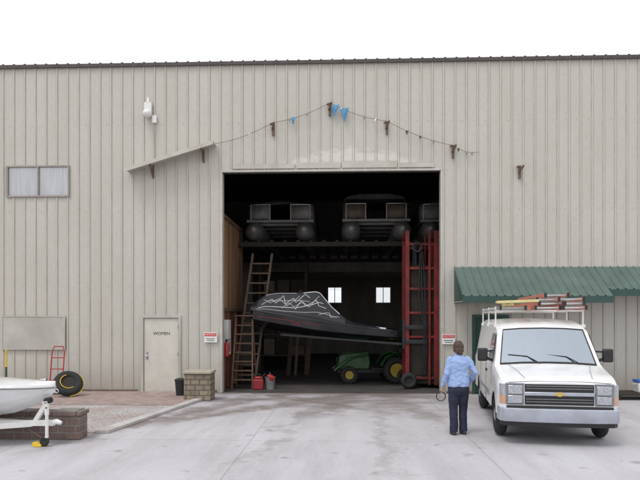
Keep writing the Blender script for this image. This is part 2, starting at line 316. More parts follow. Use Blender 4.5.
def concrete():
    m,nt,N,L,b=nodes_of('driveway_concrete'); setin(b,'Roughness',0.85); setin(b,'Specular IOR Level',0.3)
    tc=N.new('ShaderNodeTexCoord')
    def noise(sc,det,st=(1,1,1),rough=0.6):
        mp=N.new('ShaderNodeMapping'); mp.inputs['Scale'].default_value=st; L.new(tc.outputs['Object'],mp.inputs[0])
        n=N.new('ShaderNodeTexNoise'); n.inputs['Scale'].default_value=sc; n.inputs['Detail'].default_value=det; n.inputs['Roughness'].default_value=rough; L.new(mp.outputs[0],n.inputs[0]); return n.outputs[0]
    def ramp(s,p0,p1,c0,c1):
        r=N.new('ShaderNodeValToRGB'); r.color_ramp.elements[0].position=p0; r.color_ramp.elements[1].position=p1; r.color_ramp.elements[0].color=c4(c0); r.color_ramp.elements[1].color=c4(c1); L.new(s,r.inputs[0]); return r.outputs[0]
    def mix(f,a,bb,mode='MIX'):
        x=N.new('ShaderNodeMixRGB'); x.blend_type=mode
        for i,s in ((0,f),(1,a),(2,bb)):
            if isinstance(s,(int,float)): x.inputs[i].default_value=s
            elif isinstance(s,tuple): x.inputs[i].default_value=c4(s)
            else: L.new(s,x.inputs[i])
        return x.outputs[0]
    def math_(op,a,bb=None,clamp=False):
        x=N.new('ShaderNodeMath'); x.operation=op; x.use_clamp=clamp
        for i,s in ((0,a),(1,bb)):
            if s is None: continue
            if isinstance(s,(int,float)): x.inputs[i].default_value=s
            else: L.new(s,x.inputs[i])
        return x.outputs[0]
    def mrange(s,a,b_,c,d):
        r=N.new('ShaderNodeMapRange'); r.inputs[1].default_value=a; r.inputs[2].default_value=b_; r.inputs[3].default_value=c; r.inputs[4].default_value=d; L.new(s,r.inputs[0]); return r.outputs[0]
    g=(1,1,1)
    base=ramp(noise(0.35,8,rough=0.6),0.3,0.7,(0.47,0.455,0.478),(0.555,0.545,0.575))
    col=mix(1.0,base,ramp(noise(14,6,rough=0.8),0.3,0.6,(0.88,0.88,0.88),g),'MULTIPLY')
    col=mix(1.0,col,ramp(noise(1.4,6,(1.0,0.16,1),0.65),0.36,0.56,(0.86,0.84,0.83),g),'MULTIPLY')
    col=mix(1.0,col,ramp(noise(2.6,4,(1,1,1),0.5),0.26,0.36,(0.66,0.63,0.61),g),'MULTIPLY')
    br=N.new('ShaderNodeTexBrick'); br.offset=0
    mp=N.new('ShaderNodeMapping'); mp.inputs['Location'].default_value=(0.9,1.3,0); L.new(tc.outputs['Object'],mp.inputs[0]); L.new(mp.outputs[0],br.inputs['Vector'])
    for k,v in (('Scale',1.0),('Mortar Size',0.010),('Brick Width',3.7),('Row Height',3.9),('Mortar Smooth',0.4)): br.inputs[k].default_value=v
    br.inputs['Color1'].default_value=(1,1,1,1); br.inputs['Color2'].default_value=(0.94,0.94,0.95,1); br.inputs['Mortar'].default_value=(0.68,0.66,0.65,1)
    col=mix(1.0,col,br.outputs['Color'],'MULTIPLY')
    sp=N.new('ShaderNodeSeparateXYZ'); L.new(tc.outputs['Object'],sp.inputs[0])
    X=sp.outputs['X']; Y=sp.outputs['Y']
    inx=mrange(math_('ABSOLUTE',math_('SUBTRACT',X,0.0)),2.6,4.2,1,0.1)
    near=math_('MULTIPLY',mrange(Y,12.5,16.4,0,1),inx)
    st=ramp(noise(1.0,9,(0.35,1.2,1),0.68),0.42,0.54,(0.08,0.08,0.08),g)
    col=mix(math_('MULTIPLY',math_('MULTIPLY',near,st),0.85),col,(0.19,0.155,0.14))
    wob=noise(0.8,6,rough=0.7); patch=ramp(noise(2.2,8,rough=0.75),0.34,0.52,(0.12,0.12,0.12),g)
    for a,k,y0,wd_,y1,amt in ((-2.3,0.55,14.0,0.24,10.6,0.8),(-1.0,0.8,14.5,0.34,11.4,0.85),(0.55,0.25,15.2,0.30,12.4,0.8),(-2.9,0.35,13.0,0.16,9.0,0.55),(2.1,-0.15,15.0,0.24,11.8,0.6),(-0.2,-0.9,15.4,0.26,13.4,0.8),(1.4,0.05,12.0,0.11,7.5,0.35),(-0.4,0.12,12.0,0.11,8.0,0.35)):
        xl=math_('ADD',math_('MULTIPLY',math_('SUBTRACT',Y,y0),k),a)
        dd=math_('ABSOLUTE',math_('ADD',math_('SUBTRACT',X,xl),math_('MULTIPLY',math_('SUBTRACT',wob,0.5),2.0)))
        f_=mrange(dd,wd_*0.5,wd_*1.8,1,0)
        f_=math_('MULTIPLY',f_,mrange(Y,y1,y1+1.0,0,amt))
        f_=math_('MULTIPLY',f_,patch)
        col=mix(f_,col,(0.20,0.17,0.155))
    L.new(col,b.inputs['Base Color'])
    bp=N.new('ShaderNodeBump'); bp.inputs['Strength'].default_value=0.15; bp.inputs['Distance'].default_value=0.01; L.new(noise(60,4),bp.inputs['Height']); L.new(bp.outputs[0],b.inputs['Normal'])
    return m
M_conc=concrete()
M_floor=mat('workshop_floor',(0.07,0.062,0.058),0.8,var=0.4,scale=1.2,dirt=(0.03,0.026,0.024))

# ---------------------------------------------------------------- ground
def sheet(name,pts,z,m):
    b=B(); b.add([(x,y,z) for x,y in pts],[tuple(range(len(pts)))]); o=b.obj(name,m); o['kind']='structure'; return o
sheet('ground',[(-400,-400),(400,-400),(400,400),(-400,400)],-0.008,M_earth)
sheet('driveway',[(-30,-12),(30,-12),(30,17.0),(-30,17.0)],-0.004,M_conc)
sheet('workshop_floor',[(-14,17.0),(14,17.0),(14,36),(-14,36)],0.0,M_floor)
b=B(); b.prism([(-14,14.3),(-3.2,14.3),(-3.0,15.7),(-3.0,16.96),(-14,16.96)],'z',-0.003,0.03); o=b.obj('pavement',M_pink); o['kind']='structure'
b=B(); b.prism([(-14,10.9),(-3.78,10.9),(-3.28,14.28),(-14,14.28)],'z',-0.003,0.02); o=b.obj('gravel_bed',M_gravel); o['kind']='structure'
b=B(); b.prism([(-3.77,10.9),(-3.52,10.9),(-2.78,15.75),(-2.98,15.75),(-3.19,14.28)],'z',-0.003,0.06); o=b.obj('kerb',M_kerb,bevel=0.01); o['kind']='structure'

# ---------------------------------------------------------------- building
bld=thing('metal_building',(0,17,0),'tall beige ribbed metal warehouse with open loading bay','building')
HT=9.02
holes=[(-2.70,3.29,0,6.05),(-4.93,-3.85,0,2.1),(-8.72,-6.98,5.43,6.27),(3.72+0.45,5.05,0,2.1)]
P=0.305
def profile_pts(x0,x1):
    k=math.floor(x0/P)-1
    allp=[]
    while k*P<x1+P:
        c=k*P
        for dx,dy in ((-0.036,0),(-0.016,-0.026),(0.016,-0.026),(0.036,0),(0.14,0),(0.152,-0.003),(0.165,0)): allp.append((c+dx,dy))
        k+=1
    def yat(x):
        for (a,ya),(b_,yb) in zip(allp,allp[1:]):
            if a<=x<=b_: return ya+(yb-ya)*(x-a)/(b_-a)
        return 0
    return [(x0,yat(x0))]+[p for p in allp if x0+1e-4<p[0]<x1-1e-4]+[(x1,yat(x1))]
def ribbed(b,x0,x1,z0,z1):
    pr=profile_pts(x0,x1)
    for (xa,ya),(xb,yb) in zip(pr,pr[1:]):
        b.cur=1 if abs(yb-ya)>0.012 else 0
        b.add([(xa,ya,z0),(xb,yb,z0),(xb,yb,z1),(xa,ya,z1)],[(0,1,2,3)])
xs=sorted(set([-14,14]+[h[0] for h in holes]+[h[1] for h in holes]))
b=B()
for xa,xb in zip(xs,xs[1:]):
    mid=(xa+xb)/2; zz=[(h[2],h[3]) for h in holes if h[0]<mid<h[1]]; zz.sort(); z=0
    segs=[]
    for a,c in zz:
        if a>z: segs.append((z,a))
        z=c
    segs.append((z,HT))
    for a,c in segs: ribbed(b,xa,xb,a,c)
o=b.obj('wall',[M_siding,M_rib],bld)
o['label']='beige ribbed steel cladding with faded chalky patches'
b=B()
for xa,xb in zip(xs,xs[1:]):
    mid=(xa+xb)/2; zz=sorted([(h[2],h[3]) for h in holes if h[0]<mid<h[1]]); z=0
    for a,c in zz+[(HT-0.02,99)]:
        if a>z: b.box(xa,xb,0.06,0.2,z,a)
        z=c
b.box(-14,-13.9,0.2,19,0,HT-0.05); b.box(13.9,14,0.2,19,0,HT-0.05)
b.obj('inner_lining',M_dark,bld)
b=B()
bw=[(-0.33,0.52,2.89,3.85),(2.43,3.33,2.89,3.85)]
xb_=[-14,-0.33,0.52,2.43,3.33,14]
for xa,xc in zip(xb_,xb_[1:]):
    h=[w for w in bw if w[0]<(xa+xc)/2<w[1]]
    if h: b.box(xa,xc,18.9,19,0,h[0][2]); b.box(xa,xc,18.9,19,h[0][3],HT-0.05)
    else: b.box(xa,xc,18.9,19,0,HT-0.05)
b.obj('rear_wall',M_back,bld)
for w in bw:
    b=B(); t=0.05
    b.box(w[0],w[1],18.86,18.95,w[2],w[2]+t); b.box(w[0],w[1],18.86,18.95,w[3]-t,w[3]); b.box(w[0],w[0]+t,18.86,18.95,w[2]+t,w[3]-t); b.box(w[1]-t,w[1],18.86,18.95,w[2]+t,w[3]-t)
    c=(w[0]+w[1])/2; b.box(c-0.02,c+0.02,18.86,18.95,w[2]+t,w[3]-t)
    wo=b.obj('window',M_whitemetal,bld)
    g=B(); g.add([(w[0],18.92,w[2]),(w[1],18.92,w[2]),(w[1],18.92,w[3]),(w[0],18.92,w[3])],[(0,1,2,3)]); g.obj('pane',M_glass,wo)
b=B(); b.box(-14.1,14.1,-0.02,19.1,HT,HT+0.03)
b.obj('roof',M_roofmetal,bld)
b=B()
b.box(-14.1,14.1,-0.075,-0.03,HT-0.03,HT+0.06)
k=-14
while k<14:
    b.box(k-0.025,k+0.025,-0.08,-0.02,HT+0.061,HT+0.08); k+=P
b.obj('eave_trim',M_darktrim,bld)
b=B()
for y in (3,6,9,12,15): b.box(-13.8,13.8,y,y+0.2,HT-0.9,HT-0.3)
o=b.obj('roof_beams',M_steel,bld); o['kind']='stuff'
b=B()
b.box(-2.745,-2.68,-0.04,0.22,0,6.05); b.box(3.27,3.335,-0.04,0.22,0,6.05); b.box(-2.745,3.335,-0.042,0.22,6.052,6.10)
b.obj('opening_frame',M_trim,bld,bevel=0.006)
b=B()
for i,(x,w_) in enumerate(((-2.4,1.7),(-0.65,1.2),(0.6,1.5),(2.15,0.95))): b.box(x,x+w_,-0.046-0.003*(i%2),-0.036,6.14,6.14+0.12+0.03*(i%3))
b.obj('header_patch',M_trim,bld)
for xa,xc in ((-14,-5.03),(-3.75,-2.83),(3.42,4.1)):
    b=B(); b.box(xa,xc,-0.042,-0.036,0,0.07); b.obj('base_flashing',M_rust,bld)
b=B()
for z in (2.9,5.0,7.4):
    x=-13.9
    while x<13.9:
        if not (-2.9<x<3.5 and z<6.2): b.box(x-0.01+0.07,x+0.01+0.07,-0.006,0,z-0.01,z+0.01)
        x+=P
o=b.obj('fixing_screws',M_rib,bld); o['kind']='stuff'
d=B(); d.box(-4.87,-3.91,0.0,0.05,0.02,2.04); dr=d.obj('door',M_door,bld,bevel=0.004)
f=B(); f.box(-4.95,-4.88,-0.045,0.06,0,2.12); f.box(-3.90,-3.83,-0.045,0.06,0,2.12); f.box(-4.88,-3.90,-0.045,0.06,2.05,2.12); f.obj('door_frame',M_board,dr,bevel=0.004)
h=B(); h.cyl((-4.78,0,1.0),(-4.78,-0.06,1.0),0.018); h.ell((-4.78,-0.075,1.0),(0.032,0.025,0.032)); h.box(-4.81,-4.75,-0.006,-0.001,0.9,1.12); h.obj('handle',M_chrome,dr,smooth=40)
text('lettering','WOMEN',0.12,(-4.38,-0.004,1.62),(R(90),0,0),M_ink,dr)
for z in (0.3,1.05,1.8):
    h=B(); h.box(-3.925,-3.905,-0.012,-0.001,z-0.05,z+0.05); h.obj('hinge',M_rust,dr)
wx0,wx1,wz0,wz1=-8.72,-6.98,5.43,6.27
w=B(); t=0.022
w.box(wx0-0.02,wx1+0.02,-0.05,0.05,wz0-0.02,wz0+t); w.box(wx0-0.02,wx1+0.02,-0.05,0.05,wz1-t,wz1+0.02); w.box(wx0-0.02,wx0+t,-0.05,0.05,wz0+t,wz1-t); w.box(wx1-t,wx1+0.02,-0.05,0.05,wz0+t,wz1-t)
mx=(wx0+wx1)/2; w.box(mx-0.02,mx+0.02,-0.045,0.05,wz0+t,wz1-t)
wo=w.obj('window',M_winframe,bld,bevel=0.004)
g=B(); g.add([(wx0,0,wz0),(wx1,0,wz0),(wx1,0,wz1),(wx0,0,wz1)],[(0,1,2,3)]); g.obj('pane',M_glass,wo)
g=B()
rings=[[],[]]
for i in range(60):
    x=wx0+0.02+(wx1-wx0-0.04)*i/59; y=0.03+0.01*math.sin(i*1.7); rings[0].append((x,y,wz0)); rings[1].append((x,y,wz1))
g.loft(rings,caps=False,closed=False); g.obj('curtain',M_curtain,wo,smooth=60)
w=B(); w.box(-8.83,-7.10,-0.06,-0.035,1.2,2.08); wo=w.obj('window_board',M_board,bld,bevel=0.003)
w=B(); w.box(-8.86,-8.832,-0.07,-0.035,1.17,2.11); w.box(-7.098,-7.07,-0.07,-0.035,1.17,2.11); w.box(-8.832,-7.098,-0.07,-0.035,2.082,2.11); w.box(-8.832,-7.098,-0.07,-0.035,1.17,1.198); w.obj('window_board_frame',M_trim,wo)
w=B(); w.beam((-5.28,-0.2,6.08),(-2.86,-0.2,6.80),0.42,0.03,(0,0,1)); w.beam((-5.28,-0.42,6.05),(-2.86,-0.42,6.77),0.02,0.10)
ca=w.obj('canopy_remnant',M_trim,bld)
for x in (-4.6,-3.2): 
    w=B(); z=6.08+(x+5.28)*0.2975; w.beam((x,-0.03,z-0.35),(x,-0.38,z-0.04),0.04,0.04); w.beam((x,-0.045,z-0.38),(x,-0.045,z-0.02),0.04,0.03); w.obj('bracket',M_rust,ca)
for x,z in ((-1.28,7.28),(0.27,7.80),(1.82,7.28),(3.6,6.62),(5.38,6.05)):
    w=B(); w.box(x-0.03,x+0.03,-0.08,-0.034,z-0.25,z+0.1); w.beam((x-0.03,-0.06,z-0.1),(x+0.05,-0.25,z+0.06),0.04,0.04); w.box(x-0.08,x+0.03,-0.095,-0.035,z+0.05,z+0.09)
    w.obj('bracket',M_rust,bld)
w=B(); w.box(-4.83,-4.63,-0.12,-0.035,7.72,7.98); w.ell((-4.73,-0.16,7.66),(0.13,0.13,0.11)); w.cyl((-4.73,-0.08,7.98),(-4.73,-0.08,8.12),0.05,0.02)
w.obj('wall_light',M_signw,bld,smooth=40)
w=B(); w.box(-4.62,-4.5,-0.1,-0.035,7.42,7.62); w.obj('junction_box',M_signw,bld)
w=B(); w.cyl((-4.58,-0.05,7.4),(-4.58,-0.05,6.35),0.012); w.obj('conduit',M_trim,bld)
def awn(x0,x1,zt,yo,zb,name):
    w=B(); n=int((x1-x0)/0.2); 
    for i in range(n):
        xa=x0+(x1-x0)*i/n; xc=x0+(x1-x0)*(i+1)/n
        pr=[(xa,0),(xa+0.015,0.025),(xa+0.035,0.025),(xa+0.05,0),(xc,0)]
        for (p,hp),(q,hq) in zip(pr,pr[1:]): w.add([(p,-0.03,zt+hp),(q,-0.03,zt+hq),(q,yo,zb+hq),(p,yo,zb+hp)],[(0,1,2,3)])
    aw=w.obj(name,M_green,bld,solid=0.004)
    w=B(); w.box(x0,x1,yo-0.02,yo,zb-0.17,zb+0.0); 
    w.add([(x0+0.002,-0.03,zt-0.005),(x0+0.002,yo,zb-0.005),(x0+0.002,yo,zb-0.17),(x0+0.002,-0.03,zb-0.17)],[(0,1,2,3)])
    w.obj('fascia',M_greendoor,aw)
    w=B(); w.box(x0,x1,-0.02,yo+0.02,zb-0.14,zb-0.12); w.obj('soffit',M_trim,aw)
    return aw
awn(3.63,7.35,3.42,-1.25,2.60,'awning'); awn(7.36,12,3.42,-0.95,2.78,'awning')
d=B(); d.box(4.22,5.0,0.0,0.05,0.02,2.04); dr=d.obj('door',M_greendoor,bld,bevel=0.004); dr['label']='dark green painted door under the awning'
f=B(); f.box(4.12,4.21,-0.055,0.06,0,2.14); f.box(5.01,5.10,-0.055,0.06,0,2.14); f.box(4.21,5.01,-0.055,0.06,2.05,2.14); f.obj('door_frame',M_greendoor,dr)
h=B(); h.ell((4.92,-0.06,1.0),(0.03,0.025,0.03)); h.cyl((4.92,0,1.0),(4.92,-0.06,1.0),0.015); h.obj('handle',M_chrome,dr)
w=B(); w.box(-2.86,-2.78,0.25,4.0,2.3,5.0); w.obj('partition',M_ply,bld); 
w=B(); w.box(-2.86,-2.782,0.25,4.0,0,2.298); w.obj('partition_base',M_redply,bld)
w=B()
for y in (1.2,2.4,3.6): w.box(-2.78,-2.73,y,y+0.09,0.02,4.98)
w.box(-2.78,-2.72,0.3,4.0,2.25,2.34); w.box(-2.78,-2.72,0.3,4.0,4.9,5.0); w.obj('partition_studs',M_wood,bld)
w=B(); w.box(-13.8,-3.2,9.0,9.1,0,4.0); w.obj('partition',M_back,bld)
w=B(); w.box(4.5,13.8,9,9.1,0,4.0); w.obj('partition',M_back,bld)
w=B(); w.box(-13.8,13.8,12.0,18.8,4.45,4.6); w.box(-13.8,13.8,11.9,11.998,4.2,4.95)
for y in (12.4,13.6,14.8,16.0,17.2,18.4): w.box(-13.8,13.8,y,y+0.1,4.25,4.448)
w.obj('rear_loft',M_back,bld)

ps=thing('pennant_string',(0,16.9,6.4),'sagging string of faded pennants strung across the wall','pennants')
nodes=[(-2.88,0.42),(-1.28,0.98),(0.27,1.50),(1.82,0.98),(3.6,0.30),(4.3,0.12)]
pts=[]
for (xa,za),(xc,zc) in zip(nodes,nodes[1:]):
    for i in range(10):
        t=i/10; pts.append((xa+(xc-xa)*t,0,za+(zc-za)*t-0.34*t*(1-t)))
pts.append((4.3,0,0.12))
w=B(); w.tube(pts,0.006,6); w.obj('cord',M_rust,ps)
def flag(x,z,s,m,lab=None):
    w=B(); a=random.uniform(-0.3,0.3)
    w.add([(x-s*0.33,-0.01,z),(x+s*0.33,-0.01,z+0.02),(x+a*s*0.6,-0.05,z-s),(x,-0.05,z-s*0.4)],[(0,3,2),(0,1,3),(1,2,3)]); w.obj('pennant',m,ps,solid=0.003)
flag(-0.72,1.10,0.2,M_blue); flag(0.42,1.42,0.34,M_blue); flag(0.66,1.33,0.38,M_blue)
for i in (3,6,13,16,22,26,28,33,35,37,42,45,47): 
    flag(pts[i][0],pts[i][2],random.uniform(0.06,0.14),random.choice([M_grey,M_signw,M_black,M_lightgrey]))

def sign(x,z,w_,h_,lab):
    s=thing('safety_sign',(x,16.94,z),lab,'sign')
    q=B(); q.box(-w_/2,w_/2,-0.012,0,-h_/2,h_/2); q.obj('plate',M_signw,s,bevel=0.003)
    q=B(); q.box(-w_/2+0.02,w_/2-0.02,-0.016,-0.0125,0.03,h_/2-0.02); q.obj('band',M_signr,s)
    text('lettering','NOTICE',0.075,(0,-0.018,h_*0.27),(R(90),0,0),M_signw,s)
    for k,(a,c) in enumerate(((-0.13,0.12),(-0.1,0.1))):
        q=B(); q.box(a,c,-0.016,-0.0125,-0.045-0.05*k,-0.028-0.05*k); q.obj('print_line',M_ink,s)
sign(-3.0,1.52,0.36,0.28,'white and red safety sign on the ribbed wall by the opening')
sign(3.48,1.48,0.36,0.28,'white and red safety sign beside the bay, near the green door')
# ---------------------------------------------------------------- interior rack & pontoon boats
rk=thing('storage_rack',(0,20.0,0),'dark steel boat storage rack inside the bay','rack')
w=B()
for y in (0.0,5.6):
    w.box(-13,13,y,y+0.2,4.36,4.5)
    for x in (-5.2,3.95): w.box(x,x+0.2,y,y+0.2,0,7.8)
w.obj('frame',M_steel,rk)
w=B(); 
x=-5.5
while x<6.5:
    w.box(x,x+0.1,-0.03,6,4.502,4.55); x+=0.42
o=w.obj('deck_boards',M_steel,rk); o['kind']='stuff'
def pontoon(loc,lab,mf,cov):
    p=thing('pontoon_boat',loc,lab,'boat',group='pontoon boats stored on the rack')
    for x in (-0.82,0.82):
        q=B(); q.tube([(x,-0.35,0.40),(x,-0.28,0.37),(x,-0.1,0.33),(x,0.15,0.32),(x,5.0,0.32)],[0.02,0.14,0.25,0.31,0.31],24); q.obj('pontoon',M_tubes,p,smooth=50)
    q=B(); q.box(-1.1,1.1,0.25,5.2,0.64,0.72); 
    for y in (0.6,1.6,2.6,3.6): q.box(-1.0,1.0,y,y+0.06,0.58,0.64)
    q.obj('deck',M_lightgrey,p)
    # rounded front fence corners
    for s in (-1,1):
        xs_=[(s*0.34,0.36),(s*0.8,0.36),(s*0.98,0.40),(s*1.07,0.55),(s*1.08,0.8),(s*1.08,5.0)]
        q=B(); q.loft([[(x,y,0.76) for x,y in xs_],[(x,y,1.2) for x,y in xs_]],caps=False,closed=False); q.obj('fence',mf,p,smooth=60,solid=0.02)
        q=B(); q.tube([(x,y-0.01,1.24) for x,y in xs_],0.02,8); q.tube([(s*0.34,0.35,0.72),(s*0.34,0.35,1.24)],0.02,8); q.tube([(s*0.98,0.39,0.72),(s*0.98,0.39,1.24)],0.018,8); q.obj('rail',M_alu,p)
    if cov:
        q=B(); rings=[]
        for y,dz in ((0.5,0.05),(0.8,0.2),(1.4,0.32),(2.4,0.22),(3.6,0.3),(4.9,0.05)):
            rings.append([(-1.05,y,1.0+0.06*math.sin(y*5)),(-1.0,y,1.16+dz*0.3),(-0.7,y,1.18+dz+0.04*math.sin(y*3)),(-0.2,y,1.2+dz*1.3),(0.25,y,1.2+dz*1.2+0.05*math.sin(y*4)),(0.7,y,1.16+dz),(1.0,y,1.14+dz*0.3),(1.05,y,0.98+0.06*math.sin(y*7))])
        q.loft(rings,caps=False,closed=False); q.obj('tarp',M_tarp,p,smooth=60,solid=0.01)
    else:
        q=B(); q.box(-1.0,-0.2,3.6,5,0.725,1.3); q.obj('seat',M_tan,p,bevel=0.05)
        q=B(); q.prism([(-1.05,1.55),(-0.9,1.66),(-0.5,1.73),(0.5,1.73),(0.9,1.66),(1.05,1.55)],'y',1.2,3.6); q.obj('canopy',M_tarp,p,bevel=0.03)
        for s in (-1,1):
            q=B(); q.tube([(s*1.02,2.6,1.24),(s*1.02,1.4,1.56)],0.018,8); q.tube([(s*1.02,2.2,1.24),(s*1.02,3.3,1.56)],0.018,8); q.obj('canopy_frame',M_alu,p)
pontoon((-1.45,20.1,4.55),'pontoon boat with pale side panels under a grey tarp',M_lightgrey,True)
pontoon((1.70,20.0,4.55),'pontoon boat with tan side panels and raised canopy',M_tan,False)
pontoon((4.25,20.2,4.55),'tarp-covered pontoon boat partly hidden by the bay edge',M_lightgrey,True)
sh=thing('wooden_shelf',(-1.7,23.6,0),'rough dark wooden storage shelving loaded with boxes','shelf')
w=B()
for x in (-0.9,0.85):
    for y in (0,0.9): w.box(x,x+0.09,y,y+0.09,0,4.2)
for z in (0.6,1.4,2.2,3.0,3.8): w.box(-0.9,0.94,-0.02,1.0,z,z+0.06)
w.obj('frame',M_dwood,sh)
for i in range(12):
    sl=i%3; lv=i//3
    x=-1.7-0.72+sl*0.54; z=(0.66,1.46,2.26,3.06)[lv]
    s=random.uniform(0.35,0.5); hh=random.uniform(0.3,0.62)
    q=B(); q.box(0,s,0,0.5,0,hh); q.box(0.01,s-0.01,-0.004,0.504,hh*0.7,hh*0.72); q.box(s*0.42,s*0.58,-0.006,0.506,0,hh+0.003)
    tag(q.obj('storage_box',random.choice([M_dbox,M_tan,M_steel]),None,bevel=0.01,loc=(x,23.65,z)),'dusty storage box with taped lid on wooden shelving','box','boxes on the wooden shelving')
ls=thing('wooden_stair',(-2.35,18.9,0),'steep wooden stair against the plywood partition','stair')
for dx in (0,0.62):
    w=B(); w.beam((-0.34+dx,0,0.03),(0.08+dx,1.0,4.1),0.06,0.17,(0,1,0)); w.obj('stringer',M_wood2,ls)
for i in range(1,13):
    t=i/13; w=B(); w.box(-0.31+0.42*t,0.25+0.42*t,1.0*t-0.14,1.0*t+0.1,4.1*t-0.025,4.1*t+0.02); w.obj('tread',M_wood2,ls)
sl_=thing('step_ladder',(-2.28,18.1,0),'weathered wooden step ladder standing open by the stair','ladder')
for x in (-0.30,0.30):
    w=B(); w.beam((x,-0.25,0),(x*0.8,0.15,2.1),0.04,0.09,(0,1,0)); w.obj('rail',M_wood,sl_)
    w=B(); w.beam((x,0.55,0),(x*0.8,0.2,2.05),0.03,0.05,(0,1,0)); w.obj('back_leg',M_wood,sl_)
for i in range(1,8):
    t=i/8; w=B(); w.box(-0.29+0.05*t,0.29-0.05*t,-0.32+0.4*t,-0.16+0.4*t,2.1*t-0.015,2.1*t+0.015); w.obj('tread',M_wood,sl_)
w=B(); w.box(-0.27,0.27,0.02,0.3,2.1,2.135); w.obj('top_cap',M_wood,sl_)
for i,(x,y,hh,wd_,mt) in enumerate(((-1.35,22.6,2.6,0.14,M_dwood),(-1.1,22.65,3.1,0.09,M_wood),(-0.7,22.7,2.2,0.18,M_dwood))):
    q=B(); q.beam((0,-0.35,0),(0.15,0.35,hh),wd_,0.03,(0,1,0)); q.box(-wd_*0.45,wd_*0.45,-0.38,-0.32,0,0.02); tag(q.obj('wooden_plank',mt,None,loc=(x,y,0)),'rough wooden plank leaning against the shelving','plank','planks leaning against the shelving')
q=B(); q.box(0,0.12,-0.22,0.22,-0.5,0.5); q.box(0.12,0.125,-0.18,0.18,-0.45,0.45); tag(q.obj('electrical_cabinet',M_whitemetal,None,bevel=0.01,loc=(-2.77,17.85,1.5)),'white metal cabinet mounted on the red boarded partition','cabinet')
ex=thing('fire_extinguisher',(-2.66,17.42,0.95),'red fire extinguisher hung on the partition','extinguisher')
q=B(); q.eloft([(0,0,0,0.05,0.05),(0,0,0.02,0.075,0.075),(0,0,0.36,0.075,0.075),(0,0,0.43,0.03,0.03)]); q.obj('cylinder_body',M_red,ex,smooth=40)
q=B(); q.box(-0.03,0.03,-0.02,0.02,0.43,0.48); q.box(-0.02,0.12,-0.012,0.012,0.48,0.5); q.tube([(0.03,0,0.46),(0.11,-0.03,0.42),(0.1,-0.03,0.15)],0.012,8); q.obj('nozzle',M_black,ex)
g=thing('fuel_can',(-1.80,17.75,0),'red plastic fuel can standing inside the bay','fuel can')
q=B(); q.box(-0.15,0.15,-0.1,0.1,0,0.3); q.prism([(-0.15,0.3),(0.15,0.3),(0.08,0.38),(-0.08,0.38)],'y',-0.09,0.09); q.obj('tank',M_dred,g,bevel=0.03)
q=B(); q.tube([(-0.08,0,0.36),(-0.05,0,0.44),(0.05,0,0.44),(0.08,0,0.36)],0.014,8); q.tube([(0.1,0,0.33),(0.2,0,0.46)],0.018,8); q.obj('handle',M_black,g)
g=thing('bucket',(-1.48,17.9,0),'white plastic bucket with a red rag over the rim','bucket')
q=B(); q.eloft([(0,0,0,0.12,0.12),(0,0,0.33,0.15,0.15),(0,0,0.35,0.16,0.16),(0,0,0.35,0.14,0.14),(0,0,0.05,0.11,0.11)]); q.obj('pail',M_grey,g,smooth=40)
q=B(); q.torus((0,0,0.34),0.15,0.006,'x',20,6,a0=0,a1=math.pi); q.obj('handle',M_alu,g)
q=B(); q.ell((0.05,-0.12,0.33),(0.09,0.05,0.08)); q.ell((0,-0.05,0.38),(0.1,0.09,0.05)); organic(q,'rag',M_red,g,0.012,3,0.03,0.05)

# ---------------------------------------------------------------- red lift
lf=thing('boat_lift',(2.98,18.75,0),'dull red steel lift mast carrying a covered boat on forks','lift')
w=B()
for x,wd_ in ((-0.48,0.06),(0.16,0.035),(0.36,0.07)):
    for y in (-0.5,0.5): w.box(x-wd_,x+wd_,y-0.06,y+0.06,0.1,4.6)
for z in (0.3,1.5,2.2,2.9,3.5,4.2):
    for y in (-0.5,0.5): w.box(-0.42,0.125,y-0.03,y+0.03,z-0.035,z+0.035); w.box(0.195,0.29,y-0.03,y+0.03,z-0.035,z+0.035)
for x in (-0.48,0.36): w.box(x-0.05,x+0.05,-0.44,0.44,4.42,4.52)
w.obj('mast',M_mast,lf,bevel=0.008)
for y in (-0.35,0.35):
    w=B(); w.beam((-4.2,y,1.56),(-0.3,y,1.26),0.10,0.06); w.obj('fork',M_black,lf)
w=B(); w.box(-0.62,-0.55,-0.55,0.55,1.15,2.0); w.box(-0.55,0.1,-0.62,-0.565,1.30,1.42); w.box(-0.55,0.1,-0.62,-0.565,1.72,1.84); w.obj('carriage',M_black,lf,bevel=0.01)
for y in (-0.2,0.2):
    w=B(); w.cyl((-0.2,y,0.3),(-0.2,y,4.3),0.06); w.obj('hydraulic_ram',M_black,lf)
w=B(); w.torus((-0.2,-0.62,4.1),0.12,0.035,'y'); w.obj('pulley',M_black,lf)
for k in range(3):
    w=B(); w.tube([(-0.1+k*0.06,-0.57,0.4),(-0.02+k*0.05,-0.59,1.2),(-0.02+k*0.03,-0.66,1.8),(-0.15+k*0.08,-0.58,2.6+k*0.3),(-0.12+k*0.03,-0.57,4.1)],0.018,8); w.obj('hose',M_black,lf)
w=B(); w.box(-0.35,0.9,-0.45,0.45,0.12,0.35); w.box(-0.4,0.9,-0.42,0.42,0.352,1.5); w.box(-0.38,0.9,-0.4,0.4,1.5,3.6); w.obj('chassis',M_steel,lf,bevel=0.02)
for x in (-0.45,0.6):
    for y in (-0.68,0.68):
        q=B(); q.torus((x,y,0.24),0.16,0.08,'y',24,10,flat=1.2); q.cyl((x,y-0.05,0.24),(x,y+0.05,0.24),0.12); q.obj('wheel',M_rubber,lf,smooth=40)
